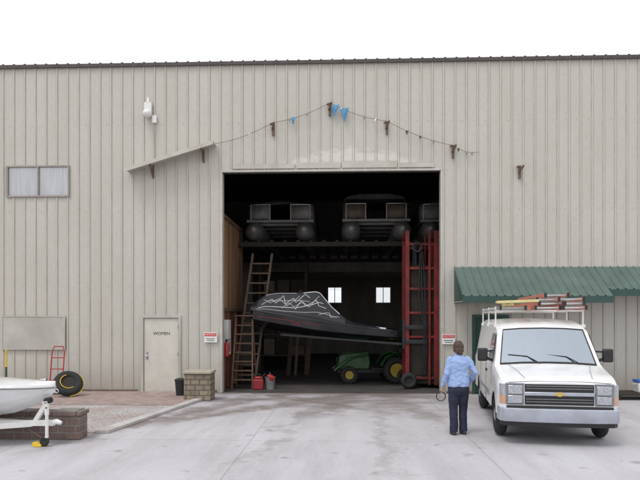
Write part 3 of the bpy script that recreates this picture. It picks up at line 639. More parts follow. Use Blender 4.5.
# ---------------------------------------------------------------- covered boat
bt=thing('covered_boat',(-2.12,18.75,1.62),'black powerboat under a black cover with pale line graphics','boat',rot=(0,R(4.2),0))
bt.scale=(1.0,0.8,0.96)
rings=[]
for x,zb,zs,hb in ((0,0.24,0.70,0.72),(0.06,0.20,0.71,0.80),(0.8,0.10,0.64,0.84),(2.0,0.01,0.52,0.84),(3.0,0.005,0.44,0.76),(4.0,0.02,0.39,0.58),(4.7,0.07,0.35,0.32),(5.05,0.15,0.30,0.05)):
    rings.append([(x,0,zb),(x,-hb*0.6,zb+(zs-zb)*0.22),(x,-hb*0.93,zb+(zs-zb)*0.45),(x,-hb,zs-0.03),(x,-hb*1.03,zs-0.02),(x,-hb*1.03,zs+0.02),(x,-hb*0.96,zs+0.02),(x,0,zs+0.06),(x,hb*0.96,zs+0.02),(x,hb*1.03,zs+0.02),(x,hb*1.03,zs-0.02),(x,hb,zs-0.03),(x,hb*0.93,zb+(zs-zb)*0.45),(x,hb*0.6,zb+(zs-zb)*0.22)])
w=B(); w.loft(rings); w.obj('hull',M_hull,bt,smooth=25)
cs=((-0.02,0.68,0.86,0.78),(0.16,0.66,1.02,0.80),(0.40,0.64,1.24,0.82),(0.62,0.63,1.28,0.83),(1.3,0.58,1.34,0.84),(1.86,0.54,1.42,0.84),(1.98,0.53,1.40,0.84),(2.34,0.50,1.00,0.82),(2.78,0.47,0.66,0.80),(3.0,0.45,0.56,0.76),(3.8,0.40,0.45,0.62))
TAB=((0.0,-1.0),(0.10,-1.01),(0.5,-0.93),(0.90,-0.82),(0.985,-0.74),(1.0,0.0))
def cov(x):
    for a,c in zip(cs,cs[1:]):
        if a[0]<=x<=c[0]:
            t=(x-a[0])/(c[0]-a[0]); return [a[i]+(c[i]-a[i])*t for i in range(4)]
def covring(c):
    x,zb,zt,hb=c
    L_=[(x,hb*yy,zb+(zt-zb)*ff) for ff,yy in TAB]
    return L_+[(x,-p[1],p[2]) for p in L_[:-1][::-1]]
w=B(); w.loft([covring(c) for c in cs],closed=True); w.obj('cover',M_cover,bt,smooth=12)
def surf(x,f):
    c=cov(x)
    for (fa,ya),(fb,yb) in zip(TAB,TAB[1:]):
        if fa<=f<=fb: y=ya+(yb-ya)*(f-fa)/(fb-fa); break
    return (x,c[3]*y-0.006,c[1]+(c[2]-c[1])*f)
w=B()
def line(pl,r=0.007):
    P_=[]
    for (xa,fa),(xc,fc) in zip(pl,pl[1:]):
        for i in range(6): t=i/6; P_.append(surf(xa+(xc-xa)*t,fa+(fc-fa)*t))
    P_.append(surf(*pl[-1])); w.tube(P_,r,6)
line([(0.3,0.45),(0.6,0.68),(0.72,0.5),(0.92,0.86),(1.0,0.5),(1.22,0.76),(1.3,0.58),(1.55,0.9),(1.7,0.76)],0.010)
line([(0.2,0.3),(0.8,0.34),(1.3,0.36),(1.8,0.52),(2.1,0.7)],0.013)
line([(0.15,0.2),(0.9,0.18),(1.6,0.22),(2.1,0.3),(2.5,0.45)],0.007)
line([(1.5,0.95),(1.8,0.97),(1.96,0.96),(2.3,0.95),(2.6,0.9)],0.016)
line([(0.4,0.9),(0.8,0.96),(1.3,0.95)],0.008)
line([(1.3,0.3),(1.45,0.66),(1.6,0.46),(1.9,0.68),(1.98,0.5),(2.2,0.6)],0.010)
line([(0.5,0.6),(0.9,0.62),(1.3,0.68),(1.7,0.62)],0.007)
line([(0.35,0.7),(0.55,0.5),(0.8,0.72),(1.05,0.42),(1.4,0.84)],0.007)
line([(0.9,0.3),(1.1,0.55),(1.25,0.4),(1.5,0.6),(1.7,0.42),(1.97,0.85)],0.007)
line([(2.0,0.2),(2.3,0.5),(2.35,0.3),(2.6,0.6)],0.008)
o=w.obj('graphics',M_graph,bt)
text('lettering','racing',0.10,(1.35,-0.835,0.38),(R(90),R(3),0),M_dred,bt)
w=B(); w.tube([(0.2,-0.83,0.53),(1.2,-0.855,0.46),(2.0,-0.852,0.39)],0.007,6); w.obj('hull_stripe',M_dred,bt)

# ---------------------------------------------------------------- tractor
tr=thing('compact_tractor',(1.62,20.0,0),'green compact tractor with yellow wheel rims parked inside','tractor',rotz=R(6))
w=B(); w.prism([(-1.15,0.42),(-1.2,0.55),(-1.15,0.86),(-1.0,0.93),(-0.2,1.0),(-0.15,0.6),(-0.2,0.42)],'y',-0.24,0.24); w.obj('hood',M_jd,tr,bevel=0.04)
w=B(); w.box(-1.2,0.7,-0.17,0.17,0.3,0.42); w.box(-0.15,0.6,-0.38,0.38,0.421,0.47); w.box(-0.9,-0.82,-0.45,0.45,0.24,0.3); w.cyl((0.62,-0.55,0.43),(0.62,0.55,0.43),0.07); w.obj('chassis',M_black,tr,bevel=0.01)
w=B(); w.box(-1.225,-1.2,-0.2,0.2,0.5,0.8); w.obj('radiator_grille',M_black,tr)
w=B(); w.tube([(-0.1,0,0.95),(-0.05,0,1.0),(0.12,0,1.12)],0.02,8); w.torus((0.12,0,1.12),0.17,0.015,'z'); w.tube([(-0.05,0,1.12),(0.12,0,1.12),(0.29,0,1.12)],0.012,6); w.obj('steering_wheel',M_black,tr)
for y in (-1,1):
    w=B(); w.torus((0.62,y*0.5,0.44),0.48,0.05,'y',20,8,a0=R(10),a1=R(165),flat=3.2); w.obj('fender',M_jd,tr,smooth=50)
w=B(); w.box(0.4,0.8,-0.22,0.22,0.68,0.78); w.box(0.76,0.88,-0.22,0.22,0.78,1.08); w.obj('seat',M_black,tr,bevel=0.04)
w=B(); 
for y in (-0.42,0.42): w.box(0.92,0.98,y-0.03,y+0.03,0.5,1.3)
w.box(0.92,0.98,-0.39,0.39,1.24,1.3); w.obj('roll_bar',M_black,tr)
for y in (-0.33,0.33):
    w=B(); w.tube([(-0.25,y,0.9),(-0.8,y*1.1,0.78),(-1.32,y*1.1,0.4)],0.04,8); w.obj('loader_arm',M_jd,tr)
for (x,y,r,wd) in ((-0.86,-0.48,0.27,0.09),(-0.86,0.48,0.27,0.09),(0.62,-0.58,0.42,0.13),(0.62,0.58,0.42,0.13)):
    q=B(); tr_r=wd*0.8; q.torus((x,y,r),r-tr_r,tr_r,'y',32,10,flat=wd/tr_r)
    for k in range(18):
        a=2*math.pi*k/18; c=Vector((x+math.cos(a)*(r-0.01),y,r+math.sin(a)*(r-0.01))); q.beam(c+Vector((0,-wd,0)),c+Vector((0,wd,0)),0.05,0.03,(math.cos(a),0,math.sin(a)))
    wh=q.obj('wheel',M_rubber,tr,smooth=50)
    q=B(); ri=r-tr_r*1.9; q.eloft([(0,0,-wd*0.55,ri*0.98,ri*0.98),(0,0,-wd*0.2,ri*0.8,ri*0.8),(0,0,wd*0.2,ri*0.8,ri*0.8),(0,0,wd*0.55,ri*0.98,ri*0.98)]); q.obj('rim',M_tyellow,wh,loc=(x,y,r),rot=(R(90),0,0),smooth=40)

# ---------------------------------------------------------------- stone pillar / bin
pl=thing('stone_pillar',(-2.98,15.55,0.0),'squat tan stone pillar with flat cap beside the bay','pillar')
w=B(); w.box(-0.33,0.33,-0.28,0.28,0,0.66); w.obj('shaft',M_stone,pl,bevel=0.01)
w=B(); w.box(-0.36,0.36,-0.31,0.31,0.662,0.73); w.obj('cap',M_cap,pl,bevel=0.015)
bn=thing('waste_bin',(-3.62,16.1,0.03),'small dark waste bin next to the stone pillar','bin')
w=B(); w.eloft([(0,0,0,0.10,0.10),(0,0,0.38,0.13,0.13)],pw=3); w.obj('body',M_black,bn,smooth=40)
w=B(); w.eloft([(0,0,0.381,0.14,0.14),(0,0,0.42,0.14,0.14),(0,0,0.45,0.08,0.08)],pw=3); w.obj('lid',M_black,bn,smooth=40)
bwall=thing('brick_wall',(-7.0,10.45,0),'low brown block retaining wall by the gravel bed','wall')
w=B(); w.box(-5,3.22,-0.15,0.17,0,0.40); w.obj('masonry',M_brick,bwall,bevel=0.01)
w=B()
x=-5.0; i=0
while x<3.2:
    L_=0.38+0.03*((i*7)%3); w.box(x,min(x+L_,3.25)-0.008,-0.18-0.012*(i%2),0.2,0.402,0.465+0.012*((i*5)%3)); x+=L_; i+=1
o=w.obj('coping',M_brick,bwall,bevel=0.014); o['kind']='stuff'

ht=thing('hand_truck',(-7.05,16.35,0.03),'red tubular hand truck leaning by the wall','hand truck')
w=B(); w.tube([(-0.17,0,0.12),(-0.17,0.15,1.1),(-0.12,0.18,1.25),(0.12,0.18,1.25),(0.17,0.15,1.1),(0.17,0,0.12)],0.017,8)
for z in (0.35,0.65,0.95): w.cyl((-0.17,0.15*(z-0.12),z),(0.17,0.15*(z-0.12),z),0.013,n=8)
w.obj('frame',M_red,ht); w=B(); w.box(-0.2,0.2,-0.22,0.0,0.0,0.015); w.obj('toe_plate',M_steel,ht)
for x in (-0.24,0.24):
    w=B(); w.torus((x,0.08,0.13),0.09,0.04,'x',20,8); w.cyl((x-0.02,0.08,0.13),(x+0.02,0.08,0.13),0.06); w.obj('wheel',M_rubber,ht,smooth=40)
ty=thing('spare_tyre',(-6.46,15.8,0.36),'black spare tyre with yellow rope leaning on the hand truck','tyre',rot=(R(-38),R(14),R(20)))
w=B(); w.torus((0,0,0),0.26,0.105,'y',36,12,flat=0.95); w.obj('tread',M_rubber,ty,smooth=50)
w=B(); w.eloft([(0,0,-0.05,0.165,0.165),(0,0,0.05,0.165,0.165)]); w.obj('rim',M_steel,ty,rot=(R(90),0,0))
w=B(); w.torus((0,0,0),0.378,0.012,'y',30,6,a0=R(-70),a1=R(60)); w.obj('rope',M_yellow,ty)
w=B(); w.torus((0,-0.105,0),0.20,0.011,'y',30,6,a0=R(120),a1=R(320)); w.obj('rope_loop',M_yellow,ty)
yp=thing('yellow_post',(-8.32,16.2,0.03),'thin yellow marker post standing by the wall','post')
w=B(); w.cyl((0,0,0),(0,0,1.15),0.025); w.ell((0,0,1.15),(0.025,0.025,0.025)); w.obj('shaft',M_yellow,yp,smooth=40); w=B(); w.cyl((0,0,0.3),(0,0,0.72),0.027); w.obj('band',M_greendoor,yp)

# ---------------------------------------------------------------- boat + trailer at left
lb=thing('motor_boat',(-4.03,9.95,0.03),'white motor boat with pointed bow on a trailer','boat',rotz=R(-4))
rings=[]
TS=(0,0.05,0.15,0.35,0.7,1.2,1.8,2.5,3.5,5.2)
def bhb(t): return 0.015+0.93*(1-(1-min(t,2.8)/2.8)**2)**0.72
for t in TS:
    hb=bhb(t); zk=0.34+0.48*math.exp(-t*1.9); zs=0.94+0.03*t; ch=zk+(zs-zk)*0.42; x=-t
    rings.append([(x,0,zk),(x,-hb*0.72,ch),(x,-hb*0.78,ch+0.03),(x,-hb*0.97,zs-0.08),(x,-hb,zs-0.07),(x,-hb,zs-0.03),(x,-hb*0.95,zs),(x,-hb*0.5,zs+0.04),(x,0,zs+0.055),(x,hb*0.5,zs+0.04),(x,hb*0.95,zs),(x,hb,zs-0.03),(x,hb,zs-0.07),(x,hb*0.97,zs-0.08),(x,hb*0.78,ch+0.03),(x,hb*0.72,ch)])
w=B(); w.loft(rings); w.obj('hull',M_gel,lb,smooth=35)
for sgn in (-1,1):
    w=B(); w.tube([(-t,sgn*(bhb(t)+0.006),0.94+0.03*t-0.05) for t in TS],0.013,8); w.obj('rub_rail',M_grey,lb)
w=B(); w.prism([(-2.9,1.06),(-2.3,1.08),(-2.75,1.5)],'y',-0.75,0.75); w.obj('windshield',M_sglass,lb)
w=B(); w.box(-0.25,-0.15,-0.03,0.03,0.99,1.03); w.obj('cleat',M_chrome,lb,bevel=0.01)
w=B(); w.torus((0.02,0,0.83),0.03,0.008,'y'); w.obj('bow_eye',M_chrome,lb)
tl=thing('boat_trailer',(-4.02,9.85,0.0),'white painted steel boat trailer with jack wheel','trailer',rotz=R(-3))
w=B(); w.beam((0.02,0,0.36),(-1.6,0,0.33),0.08,0.09); 
for s in (-1,1): w.beam((-0.35,0,0.34),(-1.9,s*0.7,0.30),0.06,0.09); w.beam((-1.9,s*0.7,0.30),(-5,s*0.7,0.30),0.06,0.09); w.beam((-1.8,s*0.35,0.36),(-4.8,s*0.35,0.36),0.09,0.05)
w.beam((-1.9,-0.7,0.3),(-1.9,0.7,0.3),0.06,0.06); w.beam((-3.6,-0.95,0.28),(-3.6,0.95,0.28),0.06,0.06)
w.beam((-0.30,0.0,0.38),(-0.08,0,0.72),0.07,0.07,(0,1,0))
w.obj('frame',M_whitemetal,tl,bevel=0.006)
w=B(); w.tube([(0.02,0,0.37),(0.06,0,0.38),(0.14,0,0.36)],[0.05,0.045,0.03],10); w.obj('coupler',M_whitemetal,tl)
w=B(); w.cyl((-0.08,-0.06,0.72),(-0.08,0.06,0.72),0.05); w.tube([(-0.08,-0.07,0.72),(-0.04,-0.09,0.62),(-0.04,-0.15,0.62)],0.012,8); w.obj('winch',M_black,tl)
w=B(); w.cyl((-0.05,-0.1,0.14),(-0.05,-0.1,0.66),0.026); w.cyl((-0.05,-0.1,0.5),(-0.05,-0.1,0.68),0.034); w.tube([(-0.05,-0.1,0.68),(-0.05,-0.1,0.71),(-0.05,-0.22,0.72)],0.011,8); w.beam((-0.05,0.0,0.36),(-0.05,-0.1,0.36),0.06,0.06); w.beam((-0.09,-0.1,0.08),(-0.05,-0.1,0.16),0.03,0.05); w.obj('jack',M_whitemetal,tl)
w=B(); w.torus((-0.09,-0.1,0.078),0.05,0.028,'y',24,8); w.cyl((-0.09,-0.12,0.078),(-0.09,-0.08,0.078),0.04); w.obj('jack_wheel',M_rubber,tl,smooth=40)
for s in (-1,1):
    w=B(); w.torus((-3.6,s*1.02,0.31),0.22,0.09,'y',30,10); w.cyl((-3.6,s*1.02-0.05,0.31),(-3.6,s*1.02+0.05,0.31),0.17); w.obj('wheel',M_rubber,tl,smooth=40)
w=B(); w.tube([(0.05,0.02,0.33),(0.02,-0.05,0.2),(-0.15,-0.05,0.12),(-0.5,0,0.3)],0.006,6); w.obj('chain',M_rust,tl)
ck=B(); ck.prism([(-0.07,0),(0.07,0),(0.07,0.03),(-0.03,0.075),(-0.07,0.07)],'y',-0.05,0.05); tag(ck.obj('wheel_chock',M_yellow,None,bevel=0.006,loc=(-4.22,9.75,0)),'small yellow wheel chock on the concrete beside trailer jack','chock')

cl=thing('cooler',(8.35,16.2,0.16),'white cooler with blue lid on a low dark step','cooler')
w=B(); w.box(-0.25,0.25,-0.16,0.16,0,0.25); w.obj('body',M_signw,cl,bevel=0.02); w=B(); w.box(-0.26,0.26,-0.17,0.17,0.252,0.32); w.obj('lid',M_bluelid,cl,bevel=0.015)
w=B(); w.tube([(-0.26,0.0,0.18),(-0.28,-0.1,0.2),(-0.28,0.1,0.2)],0.01,6); w.obj('handle',M_signw,cl)
w=B(); 
for i in range(6): w.box(-0.95,0.95,-0.42+i*0.14,-0.42+i*0.14+0.125,0.11,0.16)
for x in (-0.9,0,0.85): w.box(x,x+0.05,-0.4,0.4,0,0.11)
tag(w.obj('wooden_step',M_steel,None,bevel=0.004,loc=(8.4,16.2,0)),'low dark slatted step in front of the wall','step')

# ---------------------------------------------------------------- van
VX,VY,VR=4.11,10.12,R(-7.7)
SX=0.945
van=thing('cargo_van',(VX,VY,0.0),'white cargo van with roof ladder rack, parked facing out','van',rotz=VR)
van.scale=(SX,0.965,1.0)
WC1,WC2,WR=0.88,4.30,0.36
def arch(y,z0):
    for wc in (WC1,WC2):
        d=abs(y-wc)
        if d<0.45: return max(z0,0.36+math.sqrt(0.45**2-d*d)*0.93)
    return z0
def interp(tab,y):
    for (a,za),(c,zc) in zip(tab,tab[1:]):
        if a<=y<=c: return za+(zc-za)*(y-a)/(c-a)
    return tab[-1][1]
def top(y): return interp([(0,1.00),(0.03,1.04),(0.12,1.08),(0.4,1.13),(0.7,1.175),(0.95,1.225),(1.0,1.24),(1.56,1.84),(1.66,1.90),(1.9,1.96),(2.4,2.01),(3.5,2.03),(5.2,2.02),(5.5,1.99),(5.6,1.9)],y)
def wid(y): return interp([(0,0.87),(0.03,0.92),(0.10,0.965),(0.25,0.99),(0.6,1.0),(5.3,1.0),(5.5,0.98),(5.6,0.95)],y)
def vring(y):
    zt=top(y); w_=wid(y); zb=arch(y,0.40 if y>0.2 else 0.5)
    hood=y<=1.0
    belt=min(1.20,zt-0.07)
    if hood: wt=w_-0.06; 
    else:
        k=min(1,(y-1.0)/0.56); wt=(w_-0.06)*(1-k)+(w_-0.17)*k
    hi=zt-0.09 if not hood else zt-0.035
    if hi<belt: hi=belt+0.01
    half=[(w_*0.93,zb),(w_,zb+0.06),(w_+0.005,(zb+belt)/2+0.1),(w_,max(belt-0.06,zb+0.2)),(w_-0.025,belt),(wt+0.015,hi),(wt-0.09,zt-0.012),(wt*0.5,zt+0.012),(0,zt+0.02)]
    return [(-x,y,z) for x,z in half]+[(x,y,z) for x,z in half[::-1][1:]]
ys=[0,0.03,0.10,0.25,0.40,0.431,0.45,0.5,0.58,0.68,0.78,0.88,0.98,1.0,1.08,1.18,1.26,1.31,1.331,1.45,1.56,1.66,1.9,2.4,3.0,3.5,3.85,3.86,3.9,4.0,4.1,4.2,4.3,4.4,4.5,4.6,4.7,4.74,4.76,5.2,5.5,5.6]
rings=[vring(y) for y in ys]
n=len(rings[0])
w=B(); g=B()
for i in range(len(rings)-1):
    for j in range(n-1):
        q=[rings[i][j],rings[i][j+1],rings[i+1][j+1],rings[i+1][j]]
        ymid=(ys[i]+ys[i+1])/2
        if 1.0<ymid<1.56 and 6<=j<=n-8:
            g.add([(a,b_-0.004,c+0.004) for a,b_,c in q],[(0,1,2,3)]); continue
        w.add(q,[(0,1,2,3)])
w.add(rings[0],[tuple(range(n))]); w.add(rings[-1],[tuple(range(n))])
w.obj('body',M_white,van,smooth=32)
gl=g.obj('windscreen',M_wglass,van,smooth=60)
w=B()
i0=ys.index(1.0); i1=ys.index(1.56)
edge=[rings[i][6] for i in range(i0,i1+1)]+[rings[i1][j] for j in range(7,11)]+[rings[i][10] for i in range(i1,i0-1,-1)]
w.tube([(a,b_-0.006,c+0.006) for a,b_,c in edge],0.011,8)
w.tube([(a,b_-0.01,c+0.008) for a,b_,c in [rings[i0][j] for j in range(6,11)]],0.02,8); w.obj('windscreen_seal',M_black,gl)
for s in (-1,1): 
    w=B(); x0=0.55*s if s>0 else -0.15
    w.tube([(x0,0.96,1.26),(x0-0.2,1.09,1.37),(x0-0.55,1.13,1.40)],[0.012,0.009,0.006],6); w.obj('wiper',M_black,van)
w=B(); w.prism([(1.02,0.95),(1.05,1.17),(1.25,1.2),(1.45,1.05),(1.45,0.8)],'x',-0.84,0.84); w.obj('dashboard',M_seat,van,bevel=0.02)
for x in (-0.42,0.42):
    w=B(); w.box(x-0.25,x+0.25,1.75,2.25,0.75,0.92); w.beam((x,2.25,0.85),(x,2.42,1.5),0.46,0.12,(0,1,0)); w.beam((x,2.42,1.52),(x,2.46,1.72),0.24,0.09,(0,1,0)); w.obj('seat',M_grey,van,bevel=0.03)
w=B(); w.torus((0.0,0,0),0.19,0.014,'z'); w.tube([(-0.19,0,0),(0,0,-0.03),(0.19,0,0)],0.014,8); w.cyl((0,0,-0.25),(0,0,-0.03),0.03); w.obj('steering_wheel',M_black,van,loc=(0.42,1.55,1.2),rot=(R(50),0,0))
w=B(); w.box(-0.84,0.84,0.98,2.9,0.56,0.6); w.box(-0.84,0.84,2.86,2.9,0.6,1.85); w.obj('bulkhead',M_signw,van)
for a in ((-0.35,0.05,1.05,1.2,1.21,1.225),(0.2,0.5,1.08,1.25,1.21,1.23),(-0.7,-0.45,1.1,1.22,1.2,1.27)):
    w=B(); w.box(*a); w.obj('paper',M_signw,van)
w=B(); w.box(-0.1,0.1,1.62,1.645,1.70,1.76); w.obj('rear_view_mirror',M_black,van)
for s in (-1,1):
    def sd(y,z):
        k=(z-1.2)/0.7; return s*(0.975-k*0.135+0.006)
    w=B(); w.add([(sd(1.25,1.26),1.22,1.26),(sd(2.15,1.26),2.15,1.26),(sd(2.15,1.76),2.15,1.76),(sd(1.7,1.76),1.62,1.76)],[(0,1,2,3)])
    w.obj('side_window',M_sglass,van,solid=0.004)
    for y in (1.15,2.25,3.5):
        w=B(); w.box(s*1.004-0.003,s*1.004+0.003,y-0.006,y+0.006,0.86 if y<1.3 else 0.45,1.18); w.obj('door_gap',M_black,van)
    w=B(); w.box(s*1.015-0.012,s*1.015+0.012,2.0,2.14,1.03,1.08); w.obj('door_handle',M_black,van,bevel=0.004)
    w=B(); w.box(s*1.01-0.012,s*1.01+0.012,1.4,3.8,0.66,0.73); w.obj('side_moulding',M_greybumper,van)
    w=B(); w.box(min(s*1.05,s*1.24),max(s*1.05,s*1.24),1.32,1.42,1.26,1.50); mi=w.obj('mirror',M_black,van,bevel=0.03)
    w=B(); w.beam((s*0.95,1.4,1.27),(s*1.08,1.38,1.32),0.04,0.05); w.beam((s*0.93,1.42,1.45),(s*1.08,1.38,1.44),0.03,0.03); w.obj('mirror_arm',M_black,mi)
    for wc in (WC1,WC2):
        q=B(); q.torus((s*0.87,wc,WR),WR-0.105,0.105,'x',36,12,flat=1.05); wh=q.obj('wheel',M_rubber,van,smooth=50)
        q=B(); q.eloft([(0,0,-0.08,0.2,0.2),(0,0,0.06,0.19,0.19),(0,0,0.085,0.13,0.13),(0,0,0.11,0.06,0.06)]); q.obj('rim',M_greybumper,wh,loc=(s*0.87,wc,WR),rot=(0,R(90)*s,0),smooth=40)
        q=B()
        rr=[]
        for a in range(0,181,15):
            rr.append([(s*0.62,wc+0.43*math.cos(R(a)),0.36+0.40*math.sin(R(a))),(s*0.985,wc+0.43*math.cos(R(a)),0.36+0.40*math.sin(R(a)))])
        q.loft(rr,caps=False,closed=False); q.obj('wheel_arch',M_black,van,smooth=60)
w=B(); w.box(-0.62,0.62,0.2,5.4,0.27,0.42); w.cyl((-0.8,WC1,WR),(0.8,WC1,WR),0.05); w.cyl((-0.8,WC2,WR),(0.8,WC2,WR),0.07); w.box(-0.85,0.85,0.1,0.16,0.30,0.5); w.obj('underbody',M_black,van)
w=B(); rings2=[]
for x,dy in ((-0.99,0.22),(-0.97,0.02),(-0.9,-0.07),(-0.6,-0.125),(0,-0.14),(0.6,-0.125),(0.9,-0.07),(0.97,0.02),(0.99,0.22)):
    rings2.append([(x,dy+0.1,0.385),(x,dy+0.01,0.385),(x,dy-0.0,0.42),(x,dy-0.005,0.50),(x,dy+0.0,0.585),(x,dy+0.02,0.60),(x,dy+0.1,0.60)])
w.loft(rings2); bp_=w.obj('front_bumper',M_greybumper,van,smooth=30)
w=B(); rings2=[]
for x,dy in ((-0.95,0.05),(-0.88,-0.03),(-0.6,-0.085),(0,-0.1),(0.6,-0.085),(0.88,-0.03),(0.95,0.05)):
    rings2.append([(x,dy+0.1,0.31),(x,dy+0.02,0.31),(x,dy,0.383),(x,dy+0.1,0.383)])
w.loft(rings2); w.obj('air_dam',M_black,bp_)
w=B(); w.box(-0.86,0.86,-0.05,0.02,0.601,0.635); w.obj('grille_base',M_black,van)
w=B(); w.box(-0.56,0.56,-0.018,0.03,0.655,0.985); gr=w.obj('grille',M_black,van,bevel=0.008)
for z in (0.70,0.745,0.915,0.955):
    w=B(); w.box(-0.54,0.54,-0.030,-0.0185,z-0.005,z+0.005); w.obj('grille_bar',M_grey,gr)
w=B(); w.box(-0.565,0.565,-0.05,-0.0185,0.80,0.86); w.obj('grille_crossbar',M_greybumper,gr,bevel=0.01)
bow=[(-0.12,-0.03),(-0.095,0.03),(-0.04,0.03),(-0.04,0.05),(0.04,0.05),(0.04,0.03),(0.12,0.03),(0.095,-0.03),(0.04,-0.03),(0.04,-0.05),(-0.04,-0.05),(-0.04,-0.03)]
w=B(); w.prism([(x*0.78,z*0.72+0.83) for x,z in bow],'y',-0.060,-0.051); w.obj('emblem',M_gold,gr)
for s in (-1,1):
    a,c=sorted((s*0.565,s*0.88)); w=B(); w.box(a,c,-0.02,0.03,0.985,1.0); w.obj('headlight_trim',M_greybumper,van)
    a,c=sorted((s*0.575,s*0.875))
    w=B(); w.box(a,c,-0.012,0.04,0.65,0.984); hl=w.obj('headlight',M_grey,van,bevel=0.006)
    for z0,z1 in ((0.82,0.965),(0.67,0.80)):
        a,c=sorted((s*0.60,s*0.835)); w=B(); w.box(a,c,-0.03,-0.0125,z0,z1); w.obj('lens',M_lamp,hl,bevel=0.012)
    w=B(); w.prism([(s*0.878,-0.006),(s*0.93,0.022),(s*0.972,0.085),(s*0.96,0.10),(s*0.88,0.05)],'z',0.80,0.98); w.obj('marker_lens',M_lamp,van)
    w=B(); w.prism([(s*0.878,-0.006),(s*0.93,0.022),(s*0.972,0.085),(s*0.96,0.10),(s*0.88,0.05)],'z',0.66,0.795); w.obj('turn_signal',M_amber,van)
    w=B(); w.tube([(s*0.55,0.06,1.075),(s*0.62,0.5,1.168),(s*0.72,0.95,1.24)],0.004,6); w.obj('hood_crease',M_grey,van)
w=B(); w.tube([(-0.84,0.012,1.008),(-0.4,0.01,1.03),(0.4,0.01,1.03),(0.84,0.012,1.008)],0.005,6); w.obj('hood_gap',M_grey,van)
w=B()
for y in (1.95,3.4,4.9):
    w.box(-0.86,0.86,y-0.015,y+0.015,2.17,2.20)
    for x in (-0.84,0.84): w.box(x-0.015,x+0.015,y-0.015,y+0.015,1.88,2.27); w.box(x-0.04,x+0.04,y-0.05,y+0.05,1.87,1.93)
for x in (-0.84,0.84): w.box(x-0.014,x+0.014,1.967,4.883,2.22,2.25)
w.obj('roof_rack',M_whitemetal,van,bevel=0.004)
RM=Matrix.Rotation(VR,3,'Z')
def vw(p): return Vector((VX,VY,0))+RM@Vector((p[0]*SX,p[1]*0.965,p[2]))
def ladder(name,x0,x1,y0,y1,z,m,lab,tilt=0,yaw=0,pitch=0):
    l=thing(name,vw((x0,y0,z)),lab,'ladder',rot=(pitch,tilt,VR+yaw))
    W=(x1-x0); Ln=y1-y0
    for a in (0,W-0.028):
        q=B(); q.box(a,a+0.028,0,Ln,0,0.075); q.obj('rail',m,l)
        q=B(); q.box(a-0.005,a+0.033,-0.06,0.0,-0.005,0.08); q.obj('foot',M_black,l)
    y=0.1
    while y<Ln: 
        q=B(); q.cyl((0.028,y,0.037),(W-0.028,y,0.037),0.015,n=8); q.obj('rung',M_alu,l); y+=0.3
ladder('extension_ladder',-0.12,0.34,1.7,5.6,2.205,M_orange,'faded orange fibreglass extension ladder on the van roof rack')
ladder('extension_ladder',-0.02,0.44,1.85,5.7,2.285,M_orange,'faded orange extension ladder stacked on another ladder',yaw=R(1))
ladder('step_ladder',0.38,0.80,1.6,4.4,2.205,M_orange,'faded orange step ladder on the van roof rack')
ladder('step_ladder',0.44,0.80,1.75,4.6,2.285,M_alu,'aluminium step ladder on top of an orange ladder')
ladder('step_ladder',0.34,0.80,1.8,4.3,2.365,M_orange,'pale orange step ladder topping the pile on the rack',yaw=R(-2))
ladder('extension_ladder',-0.04,0.36,2.0,4.9,2.365,M_alu,'aluminium ladder laid over the orange ladders')
ladder('extension_ladder',0.12,0.56,2.0,4.9,2.445,M_orange,'short faded ladder at the very top of the pile',yaw=R(2))
ladder('aluminium_ladder',-0.78,-0.30,1.75,5.4,2.205,M_alu,'aluminium ladder lying on the van roof rack')
for x,z,r,m,yaw,lab in ((-0.68,2.33,0.045,M_pyellow,R(-6),'long faded yellow pole laid on the aluminium ladder'),(-0.52,2.31,0.026,M_pyellow,R(-3),'thin yellow pole laid on the aluminium ladder'),(-0.22,2.25,0.04,M_orange,0,'orange plastic conduit tube lying on the rack')):
    tb=B(); tb.cyl((0,0,0),(0,3.2,0),r); tb.cyl((0,-0.02,0),(0,0.0,0),r*1.08)
    tag(tb.obj('storage_tube',m,None,smooth=40,loc=vw((x,1.85,z)),rotz=VR+yaw),lab,'tube')
q=B(); q.box(-0.76,0.0,-0.07,0.07,-0.025,0.025); q.box(-0.78,-0.76,-0.06,0.06,-0.018,0.018)
tag(q.obj('yellow_board',M_pyellow,None,bevel=0.008,loc=vw((-0.03,1.83,2.375)),rot=(0,R(-2),VR+R(4))),'faded yellow board strapped across the front of the rack','board')

# ---------------------------------------------------------------- person
per=thing('person',(2.68,11.05,0),'person in light blue shirt and navy trousers, standing with back turned','person',rotz=R(6))
def hand(b,wr,d,th,curl=0.5,sc=1.0):
    d=Vector(d).normalized(); th=Vector(th); th=(th-d*th.dot(d)).normalized(); n_=d.cross(th); 
    wr=Vector(wr)
    rings=[]
    for t,wd,tk in ((-0.02,0.024,0.018),(0.0,0.026,0.017),(0.04,0.038,0.015),(0.075,0.038,0.013),(0.088,0.034,0.011)):
        rings.append([wr+d*t*sc+th*math.cos(2*math.pi*k/12)*wd*sc+n_*math.sin(2*math.pi*k/12)*tk*sc for k in range(12)])
    b.loft(rings)
    for off,L_ in ((0.028,0.068),(0.0095,0.078),(-0.0095,0.072),(-0.028,0.056)):
        p=wr+d*0.078*sc+th*off*sc; pts=[p-d*0.01]; ang=0.1
        for k,fr in enumerate((0.45,0.32,0.23)):
            ang+=curl*(0.5+0.4*k); dirv=d*math.cos(ang)+n_*math.sin(ang); pts.append(pts[-1]+dirv*L_*fr*sc)
        b.tube(pts,[0.0095*sc,0.009*sc,0.008*sc,0.0065*sc],8)
    p=wr+d*0.015*sc+th*0.02*sc
    b.tube([p,p+(d*0.5+th*0.75+n_*0.2).normalized()*0.035*sc,p+(d*0.8+th*0.6+n_*0.35).normalized()*0.065*sc,p+(d*0.95+th*0.4+n_*0.5).normalized()*0.09*sc],[0.013*sc,0.012*sc,0.01*sc,0.008*sc],8)
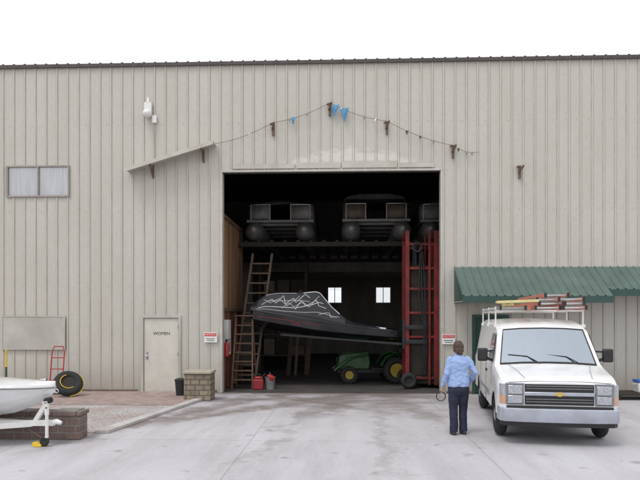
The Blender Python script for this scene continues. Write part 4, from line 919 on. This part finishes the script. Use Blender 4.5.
LS,LE,LW=(-0.155,-0.01,1.325),(-0.225,-0.05,1.07),(-0.275,0.05,0.85)
RS,RE,RW=(0.155,-0.01,1.325),(0.285,-0.07,1.10),(0.235,0.10,0.92)
legL=[(-0.085,-0.005,0.82),(-0.088,0.0,0.62),(-0.088,0.015,0.45),(-0.085,-0.01,0.25),(-0.085,-0.01,0.05)]
legR=[(0.085,-0.005,0.82),(0.09,0.02,0.62),(0.095,0.05,0.45),(0.095,0.05,0.25),(0.10,0.04,0.05)]
b=B()
b.ell((0,0.02,1.535),(0.074,0.092,0.105)); b.ell((0,0.05,1.475),(0.052,0.06,0.05)); b.ell((0,0.112,1.51),(0.012,0.018,0.022)); b.ell((0,0.1,1.47),(0.025,0.012,0.008))
for s in (-1,1): b.ell((s*0.075,0.015,1.515),(0.012,0.02,0.03)); b.ell((s*0.03,0.098,1.535),(0.012,0.008,0.008))
b.tube([(0,-0.005,1.30),(0,0.0,1.40),(0,0.012,1.47)],[0.07,0.05,0.052],14)
b.eloft([(0,0,0.76,0.14,0.09),(0,0,0.95,0.14,0.09),(0,0,1.08,0.12,0.08),(0,0,1.25,0.14,0.085),(0,0,1.34,0.12,0.06),(0,0,1.38,0.06,0.05)])
b.tube([LS,LE,LW],[0.04,0.032,0.024],12); b.tube([RS,RE,RW],[0.04,0.032,0.024],12)
hand(b,LW,(-0.1,0.25,-1),(0.2,1,0.2),0.6,1.0); hand(b,RW,(-0.2,0.6,-0.8),(-0.6,0.5,0.4),0.5,1.0)
b.tube(legL,[0.07,0.06,0.045,0.038,0.032],12); b.tube(legR,[0.07,0.06,0.045,0.038,0.032],12)
organic(b,'body',M_skin,per,0.0075,2)
b=B()
b.eloft([(0,-0.005,0.845,0.188,0.14),(0,-0.008,0.92,0.192,0.142),(0,-0.008,1.02,0.178,0.128),(0,-0.01,1.12,0.17,0.12),(0,-0.015,1.22,0.178,0.12),(0,-0.015,1.30,0.174,0.108),(0,-0.01,1.355,0.125,0.088),(0,-0.005,1.395,0.072,0.068),(0,0.0,1.42,0.06,0.06)],pw=2.4)
for S_,E_,W_ in ((LS,LE,LW),(RS,RE,RW)):
    m_=[Vector(S_)*0.5+Vector(E_)*0.5, Vector(E_)*0.5+Vector(W_)*0.5]
    b.ell(S_,(0.056,0.062,0.056)); b.tube([S_,m_[0],E_,m_[1],W_],[0.064,0.056,0.051,0.046,0.038],16)
organic(b,'shirt',M_shirt,per,0.010,3,0.036,0.07)
b=B(); b.tube([(0.062*math.cos(R(a))*1.02,0.0+0.062*math.sin(R(a))*1.02,1.415-0.012*math.sin(R(a))) for a in range(100,441,20)],0.013,8,flat=1.6); b.obj('collar',M_shirt,per,smooth=60)
b=B()
b.eloft([(0,0,0.70,0.165,0.11),(0,-0.012,0.78,0.182,0.132),(0,-0.008,0.86,0.176,0.126),(0,0,0.94,0.155,0.11)],pw=2.3)
b.tube(legL,[0.102,0.09,0.076,0.072,0.074],18); b.tube(legR,[0.102,0.09,0.076,0.072,0.074],18)
organic(b,'trousers',M_navy,per,0.0105,3,0.018,0.1)
for x,y in ((-0.088,0.02),(0.105,0.07)):
    b=B(); b.eloft([(x,y+0.02,0,0.043,0.125),(x,y+0.02,0.03,0.045,0.128),(x,y+0.01,0.06,0.04,0.11),(x,y-0.03,0.095,0.036,0.06)],pw=2.6); b.obj('shoe',M_shoe,per,smooth=60)
b=B(); b.ell((0,0.0,1.55),(0.088,0.102,0.103)); b.ell((0,-0.045,1.485),(0.08,0.062,0.09)); b.ell((0.052,0.0,1.515),(0.04,0.055,0.08)); b.ell((-0.052,0.0,1.515),(0.04,0.055,0.08)); b.ell((0,0.06,1.595),(0.07,0.05,0.045)); b.ell((0,-0.05,1.43),(0.055,0.035,0.05))
organic(b,'hair',M_hair,per,0.008,2,0.04,0.03)
co=thing('cable_coil',(2.68-0.305,11.05+0.02,0.665),'black cable coil hanging from the hand of a person','cable')
b=B(); 
for k in range(3): b.torus((0.002*k,0.012*k,0.0),0.075+0.004*k,0.005,'y',28,8)
b.obj('loop',M_black,co); b=B(); b.torus((0,0.012,0.078),0.02,0.005,'x',14,6); b.obj('tie',M_lightgrey,co)

# ---------------------------------------------------------------- light, sky, camera
wd=bpy.data.worlds.new('World'); scene.world=wd; wd.use_nodes=True
N=wd.node_tree.nodes; L=wd.node_tree.links; bg=N['Background']
sky=N.new('ShaderNodeTexSky'); sky.sky_type='NISHITA'; sky.sun_disc=False; sky.sun_elevation=R(62); sky.sun_rotation=R(215); sky.dust_density=5; sky.air_density=1.0
hs=N.new('ShaderNodeHueSaturation'); hs.inputs['Saturation'].default_value=0.12; L.new(sky.outputs[0],hs.inputs['Color'])
mx=N.new('ShaderNodeMixRGB'); mx.inputs[0].default_value=0.7; mx.inputs[2].default_value=(11.6,11.7,12.1,1); L.new(hs.outputs[0],mx.inputs[1]); L.new(mx.outputs[0],bg.inputs[0]); bg.inputs[1].default_value=0.118
sd_=bpy.data.lights.new('Sun','SUN'); sd_.energy=1.0; sd_.angle=R(18); sd_.color=(1,0.97,0.93); so=bpy.data.objects.new('Sun',sd_); COL.objects.link(so)
az=R(215); el=R(62); dirv=Vector((math.sin(az)*math.cos(el),math.cos(az)*math.cos(el),math.sin(el)))
so.rotation_euler=dirv.to_track_quat('Z','Y').to_euler(); so.location=(-10,-10,20)
cam=bpy.data.cameras.new('Camera'); co_=bpy.data.objects.new('Camera',cam); COL.objects.link(co_); scene.camera=co_
cam.lens=35; cam.sensor_width=36; cam.shift_y=78/640; cam.clip_end=2000; cam.clip_start=0.1
co_.location=(0.68,0,2.05); co_.rotation_euler=(R(90),0,math.atan(0.04))
scene.view_settings.view_transform='Standard'; scene.view_settings.look='None'; scene.view_settings.exposure=0
